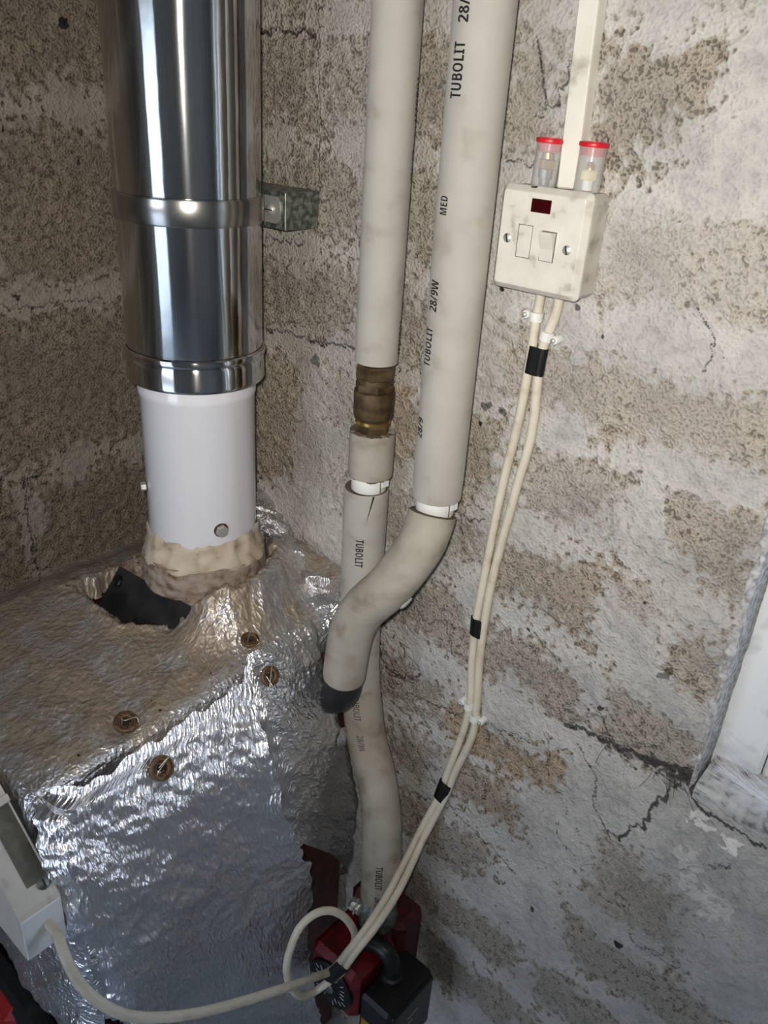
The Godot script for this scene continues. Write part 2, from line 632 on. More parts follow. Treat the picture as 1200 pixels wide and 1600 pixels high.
func materials() -> void:
	var simplex := FastNoiseLite.TYPE_SIMPLEX
	var fbm := FastNoiseLite.FRACTAL_FBM
	fold_a = noise(simplex, 7.0, 11, fbm, 2)
	fold_b = noise(FastNoiseLite.TYPE_CELLULAR, 24.0, 12)
	fold_c = noise(FastNoiseLite.TYPE_CELLULAR, 62.0, 13)
	fold_d = noise(FastNoiseLite.TYPE_CELLULAR, 130.0, 14)
	for n in [fold_b, fold_c, fold_d]:
		n.cellular_return_type = FastNoiseLite.RETURN_DISTANCE
		n.cellular_distance_function = FastNoiseLite.DISTANCE_MANHATTAN
		n.cellular_jitter = 1.0
	M.ink = mat(Color(0.07, 0.07, 0.08), 0.6)
	M.ink_faded = mat(Color(0.20, 0.18, 0.16), 0.7)
	M.steel = mat(Color(0.80, 0.80, 0.79), 0.11, 1.0)
	M.steel.anisotropy_enabled = true
	M.steel.anisotropy = -0.85
	M.steel.normal_enabled = true
	M.steel.normal_texture = tile_noise(noise(simplex, 0.01, 3, fbm, 4), 512, true, 1.2)
	M.steel.normal_scale = 0.25
	M.steel.uv1_triplanar = true
	M.steel.uv1_scale = Vector3(5, 1.2, 5)
	M.steel_dull = mat(Color(0.70, 0.69, 0.67), 0.20, 1.0)
	M.galv = grime(mat(Color(1, 1, 1), 0.5, 0.75), noise(simplex, 0.012, 5, fbm, 4), [[0.2, Color(0.36, 0.38, 0.36)], [0.8, Color(0.60, 0.62, 0.60)]], 14.0)
	M.zinc = mat(Color(0.78, 0.78, 0.75), 0.42, 0.7)
	M.enamel = mat(Color(0.83, 0.83, 0.85), 0.16)
	M.enamel.clearcoat_enabled = true
	M.enamel.clearcoat = 0.6
	M.enamel.clearcoat_roughness = 0.08
	M.sealant = grime(mat(Color(1, 1, 1), 0.85), noise(simplex, 0.015, 8, fbm, 5), [[0.08, Color(0.50, 0.42, 0.34)], [0.3, Color(0.68, 0.62, 0.54)], [0.8, Color(0.77, 0.725, 0.65)]], 4.0)
	M.rust = grime(mat(Color(1, 1, 1), 0.9), noise(simplex, 0.012, 9, fbm, 6), [[0.12, Color(0.33, 0.25, 0.19)], [0.34, Color(0.48, 0.40, 0.335)], [0.55, Color(0.56, 0.51, 0.46)], [0.85, Color(0.64, 0.60, 0.55)]], 7.0)
	M.rust_dark = mat(Color(0.25, 0.17, 0.11), 0.75, 0.3)
	M.washer = grime(mat(Color(1, 1, 1), 0.6, 0.35), noise(simplex, 0.03, 10, fbm, 3), [[0.3, Color(0.30, 0.22, 0.15)], [0.7, Color(0.47, 0.38, 0.28)]], 20.0)
	M.black_metal = grime(mat(Color(1, 1, 1), 0.42), noise(simplex, 0.008, 14, fbm, 4), [[0.3, Color(0.10, 0.10, 0.11)], [0.7, Color(0.17, 0.17, 0.175)]], 6.0)
	M.maroon = grime(mat(Color(1, 1, 1), 0.5), noise(simplex, 0.01, 15, fbm, 4), [[0.3, Color(0.26, 0.12, 0.09)], [0.7, Color(0.36, 0.17, 0.13)]], 5.0)
	M.foam = grime(mat(Color(1, 1, 1), 0.75), noise(simplex, 0.010, 16, fbm, 5), [[0.10, Color(0.57, 0.545, 0.50)], [0.32, Color(0.635, 0.62, 0.585)], [0.9, Color(0.665, 0.65, 0.615)]], 3.0)
	M.foam.rim_enabled = true
	M.foam.rim = 0.15
	M.foam_dirty = grime(mat(Color(1, 1, 1), 0.75), noise(simplex, 0.012, 17, fbm, 5), [[0.10, Color(0.49, 0.45, 0.39)], [0.40, Color(0.60, 0.575, 0.525)], [0.9, Color(0.655, 0.635, 0.59)]], 3.0)
	M.foam_end = mat(Color(0.36, 0.31, 0.25), 0.95)
	M.brass = grime(mat(Color(1, 1, 1), 0.5, 0.6), noise(simplex, 0.010, 18, fbm, 4), [[0.25, Color(0.29, 0.235, 0.16)], [0.75, Color(0.40, 0.335, 0.235)]], 10.0)
	M.brass_bright = mat(Color(0.78, 0.62, 0.33), 0.3, 0.95)
	M.copper = mat(Color(0.62, 0.33, 0.20), 0.45, 0.8)
	M.white_plastic = mat(Color(0.86, 0.86, 0.84), 0.4)
	M.cream = grime(mat(Color(1, 1, 1), 0.38), noise(simplex, 0.009, 19, fbm, 5), [[0.06, Color(0.66, 0.635, 0.59)], [0.28, Color(0.79, 0.77, 0.73)], [0.8, Color(0.82, 0.80, 0.76)]], 6.0)
	M.cream_grime = grime(mat(Color(1, 1, 1), 0.45), noise(simplex, 0.008, 20, fbm, 5), [[0.12, Color(0.60, 0.575, 0.53)], [0.36, Color(0.72, 0.70, 0.66)], [0.8, Color(0.77, 0.75, 0.71)]], 6.0)
	M.trunking = grime(mat(Color(1, 1, 1), 0.38), noise(simplex, 0.006, 21, fbm, 5), [[0.12, Color(0.66, 0.63, 0.57)], [0.3, Color(0.83, 0.815, 0.77)], [0.8, Color(0.86, 0.845, 0.80)]], 4.0)
	M.cable = grime(mat(Color(1, 1, 1), 0.42), noise(simplex, 0.012, 22, fbm, 5), [[0.05, Color(0.68, 0.63, 0.54)], [0.3, Color(0.795, 0.76, 0.685)], [0.8, Color(0.82, 0.79, 0.72)]], 4.0)
	M.tape = mat(Color(0.055, 0.055, 0.06), 0.38)
	M.red_lens = mat(Color(0.20, 0.015, 0.03), 0.12)
	M.red_cap = mat(Color(0.78, 0.07, 0.13), 0.35)
	M.vial = mat(Color(0.86, 0.86, 0.85, 0.30), 0.20)
	M.vial.transparency = BaseMaterial3D.TRANSPARENCY_ALPHA
	M.vial_red = mat(Color(0.80, 0.16, 0.22, 0.55), 0.20)
	M.vial_red.transparency = BaseMaterial3D.TRANSPARENCY_ALPHA
	M.pump_red = grime(mat(Color(1, 1, 1), 0.38), noise(simplex, 0.01, 23, fbm, 4), [[0.25, Color(0.27, 0.055, 0.065)], [0.7, Color(0.43, 0.065, 0.09)]], 6.0)
	M.pump_iron = grime(mat(Color(1, 1, 1), 0.55), noise(simplex, 0.012, 24, fbm, 4), [[0.3, Color(0.20, 0.06, 0.055)], [0.7, Color(0.31, 0.075, 0.075)]], 7.0)
	M.pump_bright = mat(Color(0.62, 0.10, 0.10), 0.4)
	M.black_plastic = mat(Color(0.075, 0.078, 0.082), 0.42)
	M.label_black = mat(Color(0.05, 0.05, 0.055), 0.35)
	M.label_white = mat(Color(0.70, 0.70, 0.70), 0.5)
	M.label_yellow = mat(Color(0.62, 0.47, 0.10), 0.5)
	M.white_frame = grime(mat(Color(1, 1, 1), 0.35), noise(simplex, 0.008, 26, fbm, 4), [[0.1, Color(0.80, 0.82, 0.82)], [0.4, Color(0.90, 0.91, 0.91)]], 4.0)
	M.sill_paint = grime(mat(Color(1, 1, 1), 0.7), noise(simplex, 0.012, 36, fbm, 5), [[0.12, Color(0.42, 0.42, 0.41)], [0.34, Color(0.70, 0.70, 0.69)], [0.8, Color(0.80, 0.80, 0.80)]], 7.0)
	M.glass = mat(Color(0.9, 0.95, 0.97, 0.06), 0.02)
	M.glass.transparency = BaseMaterial3D.TRANSPARENCY_ALPHA
	M.web = mat(Color(0.93, 0.94, 0.96), 0.8)
	M.web.backlight_enabled = true
	M.web.backlight = Color(0.5, 0.5, 0.5)
	M.soot_web = mat(Color(0.24, 0.23, 0.22), 0.95)
	M.concrete = grime(mat(Color(1, 1, 1), 0.9), noise(simplex, 0.01, 27, fbm, 5), [[0.2, Color(0.60, 0.62, 0.64)], [0.8, Color(0.72, 0.74, 0.76)]], 2.0)
	M.gravel = mat(Color(0.86, 0.86, 0.84), 0.95)
	M.paint = grime(mat(Color(1, 1, 1), 0.85), noise(simplex, 0.008, 28, fbm, 5), [[0.2, Color(0.66, 0.66, 0.65)], [0.8, Color(0.80, 0.80, 0.79)]], 1.5)
	M.nozzle_cream = mat(Color(0.84, 0.79, 0.58), 0.5)
	M.wire = mat(Color(0.75, 0.73, 0.68), 0.35, 0.9)
	M.debris = mat(Color(0.13, 0.11, 0.09), 0.9)
	M.grey_panel = grime(mat(Color(1, 1, 1), 0.5), noise(simplex, 0.01, 29, fbm, 4), [[0.3, Color(0.30, 0.29, 0.25)], [0.7, Color(0.42, 0.41, 0.36)]], 9.0)

# ------------------------------------------------------------------ the room
func block_part(parent: Node, rect: Array, along_x: bool, proud: float, rough: float, cell: float, uvf: Callable, m: Material, rough_noise: FastNoiseLite, edge_noise: FastNoiseLite) -> void:
	# one building block: a rough face that stands a little proud of its mortar and dips under it at the edges
	var wx: float = rect[2] - rect[0]
	var hy: float = rect[3] - rect[1]
	var nu := maxi(int(wx / cell), 4)
	var nv := maxi(int(hy / cell), 4)
	var pos := func(u: float, v: float) -> Vector3:
		if along_x:
			return Vector3(rect[0] + wx * u, rect[3] - hy * v, 0.0)
		return Vector3(0.0, rect[3] - hy * v, rect[2] - wx * u)
	var bump := func(u: float, v: float, p: Vector3) -> float:
		var a := p.x if along_x else p.z
		var d := minf(minf(u, 1.0 - u) * wx, minf(v, 1.0 - v) * hy)
		var e := edge_noise.get_noise_2d(a, p.y)
		var lift := smoothstep(0.0, 0.016, d + e * 0.006)
		return lerpf(-0.0025, proud + e * 0.0012 + rough * rough_noise.get_noise_2d(a, p.y), lift)
	var o := obj("block", grid_mesh(nu, nv, pos, bump, null, uvf), m, parent)
	o.set_meta("kind", "structure")

func plane_rects(rects: Array, uvf: Callable, deep: float, along_x: bool) -> ArrayMesh:
	# wall slabs with thickness; the room face carries the wall's uv
	var st := start()
	for r in rects:
		var c := []
		for q in [[r[0], r[3]], [r[2], r[3]], [r[2], r[1]], [r[0], r[1]]]:
			c.append(Vector3(q[0], q[1], 0) if along_x else Vector3(0, q[1], q[0]))
		if not along_x:
			c = [c[1], c[0], c[3], c[2]]
		var back := Vector3(0, 0, -deep) if along_x else Vector3(-deep, 0, 0)
		var faces := [[c[0], c[1], c[2], c[3]], [c[1] + back, c[0] + back, c[3] + back, c[2] + back]]
		for k in 4:
			faces.append([c[(k + 1) % 4], c[k], c[k] + back, c[(k + 1) % 4] + back])
		for f in faces:
			for i in [0, 1, 2, 0, 2, 3]:
				st.set_uv(uvf.call(0, 0, f[i]))
				st.add_vertex(f[i])
	return done(st)

func room() -> void:
	# right wall: limewashed courses 111.5 mm high
	var patches := [
		[-0.1, 1.0, 0.44, 1.75, 0.42],
		[0.05, 1.315, 0.352, 1.392, 0.95], [0.292, 1.315, 0.49, 1.392, 0.8], [0.05, 1.42, 0.278, 1.50, 0.95], [0.294, 1.42, 0.49, 1.502, 0.85], [0.05, 1.20, 0.36, 1.283, 0.95], [0.37, 1.20, 0.49, 1.28, 0.8],
		[0.05, 0.99, 0.262, 1.159, 0.85, 0.3], [0.311, 1.095, 0.375, 1.17, 0.7], [0.39, 1.09, 0.49, 1.17, 0.75, 0.5], [0.40, 0.975, 0.50, 1.05, 0.6],
		[0.515, 1.413, 0.572, 1.512, 0.6], [0.60, 1.421, 0.688, 1.490, 0.85], [0.627, 1.315, 0.80, 1.376, 0.42], [0.53, 1.31, 0.56, 1.38, 0.4],
		[0.543, 1.196, 0.90, 1.262, 0.58, 0.2], [0.475, 1.083, 0.56, 1.170, 0.72, 0.2], [0.588, 1.086, 0.690, 1.150, 0.62], [0.497, 1.005, 0.564, 1.060, 0.62],
		[0.745, 1.075, 0.83, 1.159, 0.70, 0.1], [0.775, 0.968, 0.834, 1.04, 0.65, 0.25], [0.70, 1.02, 0.74, 1.05, 0.5], [0.565, 0.972, 0.688, 1.050, 0.82, 0.25],
		[0.40, 0.872, 0.545, 0.945, 0.78], [0.56, 0.868, 0.70, 0.932, 0.8], [0.717, 0.866, 0.822, 0.938, 0.72],
		[0.40, 0.752, 0.53, 0.83, 0.78], [0.531, 0.752, 0.695, 0.806, 0.85, 0.75], [0.535, 0.655, 0.67, 0.722, 0.88, 0.3], [0.44, 0.645, 0.535, 0.72, 0.75],
		[0.43, 0.535, 0.62, 0.612, 0.8], [0.755, 0.63, 0.86, 0.735, 0.62], [0.735, 0.53, 0.93, 0.60, 0.7], [0.44, 0.42, 0.69, 0.49, 0.8], [0.70, 0.415, 0.92, 0.48, 0.68], [0.42, 0.30, 0.70, 0.38, 0.75], [0.70, 0.30, 1.0, 0.37, 0.65],
		[0.62, 1.53, 0.76, 1.60, 0.4], [0.40, 1.53, 0.56, 1.60, 0.6], [0.0, 1.53, 0.38, 1.60, 0.9]]
	var cracks := [
		[0.0030, [0.819, 0.876], [0.794, 0.873], [0.761, 0.865], [0.736, 0.862], [0.718, 0.862], [0.68, 0.857]], [0.0045, [0.823, 0.876], [0.804, 0.874], [0.785, 0.872], [0.76, 0.866]],
		[0.0020, [0.823, 0.876], [0.804, 0.841], [0.793, 0.82], [0.788, 0.788], [0.767, 0.747]], [0.0014, [0.416, 0.845], [0.413, 0.818], [0.431, 0.792], [0.469, 0.797], [0.488, 0.813]],
		[0.0020, [0.819, 0.865], [0.834, 0.845], [0.873, 0.84], [0.904, 0.839]], [0.0008, [0.46, 0.772], [0.511, 0.781], [0.587, 0.797], [0.647, 0.807]],
		[0.0008, [0.555, 1.454], [0.538, 1.503]], [0.0010, [0.573, 1.486], [0.564, 1.455], [0.548, 1.442]], [0.0009, [0.512, 1.048], [0.55, 1.055]], [0.0011, [0.196, 1.189], [0.273, 1.192], [0.35, 1.2]],
		[0.0007, [0.28, 1.534], [0.285, 1.45], [0.288, 1.357]], [0.0008, [0.724, 0.901], [0.756, 0.869]], [0.0010, [0.477, 1.161], [0.503, 1.154]], [0.0016, [0.19, 1.508], [0.24, 1.507], [0.276, 1.506]],
		[0.0008, [0.52, 1.41], [0.55, 1.405], [0.56, 1.425]], [0.0009, [0.70, 0.84], [0.73, 0.81], [0.735, 0.77], [0.76, 0.74]], [0.0008, [0.48, 0.70], [0.56, 0.63], [0.66, 0.60]], [0.0010, [0.20, 1.30], [0.23, 1.297], [0.27, 1.299]]]
	var rng := RandomNumberGenerator.new()
	rng.seed = 21
	var spots := [[0.532, 1.179, 0.005, 0.45], [0.55, 1.181, 0.004, 0.4], [0.528, 1.161, 0.003, 0.8], [0.533, 1.298, 0.0025, 0.9], [0.716, 0.898, 0.004, 0.7], [0.771, 0.971, 0.007, 0.35], [0.288, 1.17, 0.006, 0.4], [0.612, 1.296, 0.003, 0.5], [0.62, 0.95, 0.003, 0.8], [0.80, 0.60, 0.005, 0.8], [0.69, 0.56, 0.004, 0.7], [0.838, 0.829, 0.009, -0.3], [0.848, 0.828, 0.007, -0.35], [0.872, 0.825, 0.010, -0.35], [0.812, 0.872, 0.010, 0.5], [0.795, 0.866, 0.008, 0.45], [0.776, 0.868, 0.009, 0.4], [0.757, 0.864, 0.006, 0.4], [0.806, 0.858, 0.007, 0.35], [0.738, 0.863, 0.005, 0.35], [0.822, 0.866, 0.008, 0.5], [0.842, 0.775, 0.016, -0.14], [0.852, 0.745, 0.014, -0.18], [0.875, 0.735, 0.020, -0.14]]
	for k in 150:
		spots.append([rng.randf_range(0.18, 1.1), rng.randf_range(0.1, 1.6), rng.randf_range(0.0008, 0.0022), rng.randf_range(0.3, 0.75)])
	for k in 26:
		var cx := rng.randf_range(0.45, 1.0)
		var cy := rng.randf_range(0.2, 1.55)
		var line := [rng.randf_range(0.0004, 0.0008), [cx, cy]]
		var heading := rng.randf_range(0, TAU)
		for s in 4:
			heading += rng.randf_range(-0.9, 0.9)
			cx += cos(heading) * 0.014
			cy += sin(heading) * 0.014
			line.append([cx, cy])
		cracks.append(line)
	var maps := wall_maps(1280, 2048, 1.0, 1.6, 0.15, 1.65, patches, cracks, spots, Color(0.705, 0.693, 0.673), Color(0.588, 0.552, 0.503), Color(0.34, 0.33, 0.32), 0.30, 40)
	var wm := wall_material(maps, 0.8)
	var uv_right := func(_u: float, _v: float, p: Vector3) -> Vector2: return Vector2((p.x - 0.15) / 1.0, (1.65 - p.y) / 1.6)
	var right := struct("wall_right", plane_rects([[-0.2, 0, 0.82, 2.4], [0.82, 0, 1.72, 0.86], [0.82, 1.78, 1.72, 2.4], [1.72, 0, 2.8, 2.4]], uv_right, 0.22, true), wm)
	var rn := noise(FastNoiseLite.TYPE_SIMPLEX, 70.0, 61, FastNoiseLite.FRACTAL_FBM, 3)
	var en := noise(FastNoiseLite.TYPE_SIMPLEX, 26.0, 62, FastNoiseLite.FRACTAL_FBM, 3)
	for k in range(-2, 12):
		var top := 1.408 - 0.1115 * k - 0.005
		var low := top - 0.1015
		var x := 0.285 - 0.45 + (0.225 if k % 2 == 0 else 0.0)
		while x < 1.3:
			var a := maxf(x + 0.005, 0.0)
			var b := x + 0.445
			if low > 0.855 - 0.1 and top > 0.86:
				b = minf(b, 0.822)
			if b - a > 0.06 and top > 0.1:
				block_part(right, [a, low, b, top], true, 0.0012, 0.0026, 0.0045, uv_right, wm, rn, en)
			x += 0.45
	# the window reveal's rough cement edge and jamb
	var jamb_noise := noise(FastNoiseLite.TYPE_SIMPLEX, 60.0, 70, FastNoiseLite.FRACTAL_FBM, 4)
	M.render_grey = grime(mat(Color(1, 1, 1), 0.95), noise(FastNoiseLite.TYPE_SIMPLEX, 0.02, 71, FastNoiseLite.FRACTAL_FBM, 5), [[0.15, Color(0.46, 0.455, 0.45)], [0.4, Color(0.64, 0.635, 0.63)], [0.8, Color(0.78, 0.775, 0.77)]], 9.0)
	var jamb_pos := func(u: float, v: float) -> Vector3:
		# round the arris from the wall face into the opening
		var s := u * 0.080
		var y := 1.76 - v * 0.90
		if s < 0.008:
			return Vector3(0.8115 + s, y, 0.0006)
		var r := 0.0035
		var t := (s - 0.008) / (r * PI / 2.0)
		if t < 1.0:
			return Vector3(0.8195 + r * sin(t * PI / 2.0), y, 0.0006 - r * (1.0 - cos(t * PI / 2.0)))
		return Vector3(0.823, y, 0.0006 - r - (s - 0.008 - r * PI / 2.0))
	var jamb_bump := func(u: float, _v: float, p: Vector3) -> float:
		var s := u * 0.080
		var near := smooth01(0.030, 0.012, s)
		return (jamb_noise.get_noise_3d(p.x, p.y * 0.6, p.z) + 0.8 * jamb_noise.get_noise_3d(p.x * 0.25, p.y * 0.22 + 7.0, p.z * 0.25)) * lerpf(0.0010, 0.0030, near) - (0.0045 if u < 0.05 else 0.0)
	struct("window_reveal", grid_mesh(40, 420, jamb_pos, jamb_bump), M.render_grey, right)

	# left wall: bare brown blocks 215 mm high
	var lp := []
	for k in 6:
		var top := 1.419 + 0.215 * 1 - 0.215 * k
		var off := 0.0 if k % 2 == 0 else 0.225
		for n in 3:
			var z0 := -0.21 + off + n * 0.45 - 0.225
			lp.append([z0 + 0.012, top - 0.19, z0 + 0.438, top - 0.015, 0.85, 0.1])
	var lc := [[0.0011, [0.20, 0.99], [0.235, 0.985], [0.24, 0.93], [0.235, 0.86]], [0.0009, [0.262, 1.0], [0.27, 0.96], [0.285, 0.94], [0.25, 0.945]], [0.0008, [0.30, 1.21], [0.22, 1.205], [0.1, 1.20]], [0.001, [0.42, 1.0], [0.33, 0.995]]]
	var ls := [[0.115, 1.503, 0.005, 0.8], [0.21, 1.214, 0.004, 0.7]]
	for k in 80:
		ls.append([rng.randf_range(0.0, 0.7), rng.randf_range(0.8, 1.7), rng.randf_range(0.0008, 0.0022), rng.randf_range(0.3, 0.7)])
	var lmaps := wall_maps(900, 1200, 0.75, 1.0, -0.02, 1.75, lp, lc, ls, Color(0.545, 0.515, 0.47), Color(0.475, 0.432, 0.38), Color(0.3, 0.28, 0.26), 0.05, 80)
	var lm := wall_material(lmaps, 0.9)
	var uv_left := func(_u: float, _v: float, p: Vector3) -> Vector2: return Vector2((p.z + 0.02) / 0.75, (1.75 - p.y) / 1.0)
	var left := struct("wall_left", plane_rects([[-0.2, 0, 2.7, 2.4]], uv_left, 0.2, false), lm)
	for k in 5:
		var top := 1.419 + 0.215 - 0.215 * k - 0.005
		var z0 := -0.21 - 0.225 + (0.0 if k % 2 == 0 else 0.225)
		while z0 < 0.75:
			var a := maxf(z0 + 0.005, 0.0)
			if z0 + 0.445 - a > 0.05:
				block_part(left, [a, top - 0.205, z0 + 0.445, top], false, 0.0016, 0.0034, 0.005, uv_left, lm, rn, en)
			z0 += 0.45
	# the rest of the room, behind the camera: its open doorway is the other daylight
	struct("floor", box(Vector3(1.3, -0.05, 1.25), Vector3(3.0, 0.1, 2.9), 0.0), M.concrete)
	struct("ceiling", box(Vector3(1.3, 2.45, 1.25), Vector3(3.0, 0.1, 2.9), 0.0), M.paint)
	var st := start()
	for r in [[-0.2, 0.1, 0.0, 2.4], [0.95, 2.8, 0.0, 2.4], [0.1, 0.95, 2.0, 2.4]]:
		block(st, Transform3D(Basis.IDENTITY, Vector3((r[0] + r[1]) / 2, (r[2] + r[3]) / 2, 2.6)), Vector3(r[1] - r[0], r[3] - r[2], 0.2), 0.0)
	struct("wall_back", done(st), M.paint)
	struct("wall_front", box(Vector3(2.7, 1.2, 1.25), Vector3(0.2, 2.4, 2.9), 0.0), M.paint)
	struct("ground", box(Vector3(1.3, -0.25, 0.0), Vector3(30, 0.2, 30), 0.0), M.gravel)
	# window: white frame set back in the wall
	var win := Node3D.new()
	win.name = "window_1"
	win.set_meta("kind", "structure")
	add_child(win)
	var f := start()
	block(f, Transform3D(Basis.IDENTITY, Vector3(0.844, 1.32, -0.082)), Vector3(0.050, 0.92, 0.06), 0.003)
	block(f, Transform3D(Basis.IDENTITY, Vector3(1.694, 1.32, -0.085)), Vector3(0.046, 0.92, 0.06), 0.003)
	block(f, Transform3D(Basis.IDENTITY, Vector3(1.27, 0.887, -0.0855)), Vector3(0.80, 0.050, 0.059), 0.003)
	block(f, Transform3D(Basis.IDENTITY, Vector3(1.27, 1.755, -0.0855)), Vector3(0.80, 0.050, 0.059), 0.003)
	obj("window_frame", done(f), M.white_frame, win)
	f = start()
	for r in [[0.874, 1.32, 0.012, 0.80], [1.666, 1.32, 0.012, 0.80], [1.27, 0.918, 0.78, 0.012], [1.27, 1.724, 0.78, 0.012]]:
		block(f, Transform3D(Basis.IDENTITY, Vector3(r[0], r[1], -0.075)), Vector3(r[2], r[3], 0.03), 0.004)
	obj("glazing_bead", done(f), M.white_plastic, win)
	obj("pane", box(Vector3(1.27, 1.32, -0.088), Vector3(0.80, 0.82, 0.004), 0.0), M.glass, win)
	var sill_noise := noise(FastNoiseLite.TYPE_SIMPLEX, 40.0, 75, FastNoiseLite.FRACTAL_FBM, 3)
	var sill_pos := func(u: float, v: float) -> Vector3:
		var s := v * 0.088
		var x := lerpf(0.826, 1.72, u)
		if s < 0.052:
			return Vector3(x, 0.874 - 0.004 * s / 0.052, -0.056 + s)
		var t := clampf((s - 0.052) / 0.012, 0.0, 1.0) * PI / 2.0
		if s < 0.064:
			return Vector3(x, 0.870 - 0.007 * (1.0 - cos(t)), -0.004 + 0.006 * sin(t))
		return Vector3(x, 0.863 - (s - 0.064), 0.002 - (s - 0.064) * 0.2)
	var sill_bump := func(_u: float, _v: float, p: Vector3) -> float: return sill_noise.get_noise_3d(p.x, p.y, p.z) * 0.0018
	struct("window_sill", grid_mesh(160, 26, sill_pos, sill_bump), M.sill_paint, win)

# ------------------------------------------------------------------ boiler
func boiler() -> void:
	var b := thing("boiler", "maroon floor-standing boiler mostly hidden under foil insulation in the corner", "boiler")
	obj("casing", box(Vector3(0.206, 0.42, 0.223), Vector3(0.362, 0.82, 0.424), 0.012), M.maroon, b)
	var st := start()
	# sloping black flue hood whose front face shows through the torn foil
	var hood := PackedVector3Array([Vector3(0.155, 0.915, 0.060), Vector3(0.300, 0.915, 0.060), Vector3(0.292, 0.913, 0.198), Vector3(0.160, 0.915, 0.2075), Vector3(0.140, 0.84, 0.05), Vector3(0.310, 0.84, 0.05), Vector3(0.285, 0.84, 0.250), Vector3(0.146, 0.84, 0.252)])
	st.set_smooth_group(-1)
	quad(st, hood[3], hood[2], hood[6], hood[7])
	quad(st, hood[2], hood[1], hood[5], hood[6])
	quad(st, hood[0], hood[3], hood[7], hood[4])
	quad(st, hood[1], hood[0], hood[4], hood[5])
	obj("flue_hood", done(st), M.black_metal, b)
	st = start()
	quad(st, hood[0], hood[1], hood[2], hood[3])
	obj("hood_top", done(st), M.rust, b).set_meta("label", "rust-crusted top of the flue hood")
	obj("hood_plug", lathed([[0.0075, 0.0], [0.0075, 0.003], [0.006, 0.004], [0.0, 0.004]], 20, aim(Vector3(0.1685, 0.900, 0.2162), Vector3(0.0, 0.51, 0.86))), M.label_black, b)
	var sp := obj("flue_spigot", lathed([[0.060, 0.912], [0.0765, 0.912], [0.0770, 0.916], [0.0755, 0.920], [0.0750, 0.926], [0.0750, 0.944], [0.0735, 0.951], [0.066, 0.953]], 64, Transform3D(Basis.IDENTITY, Vector3(0.234, 0, 0.133)), 0.0018, 5), M.rust, b)
	sp.set_meta("label", "rusty white collar around the pipe foot")
	# crust flaking along the top edge of the hood
	var rng := RandomNumberGenerator.new()
	rng.seed = 5
	st = start()
	for k in 110:
		var t := rng.randf()
		var p := Vector3(lerpf(0.160, 0.292, t), 0.9160, 0.2035 - 0.006 * t) + Vector3(rng.randf_range(-0.004, 0.004), rng.randf_range(-0.001, 0.002), rng.randf_range(-0.022, 0.001))
		block(st, Transform3D(Basis.from_euler(Vector3(rng.randf() * 2, rng.randf() * 3, rng.randf() * 2)), p), Vector3(rng.randf_range(0.002, 0.008), rng.randf_range(0.001, 0.003), rng.randf_range(0.002, 0.007)), 0.0006)
	obj("rust_flakes", done(st), M.rust, b).set_meta("kind", "stuff")

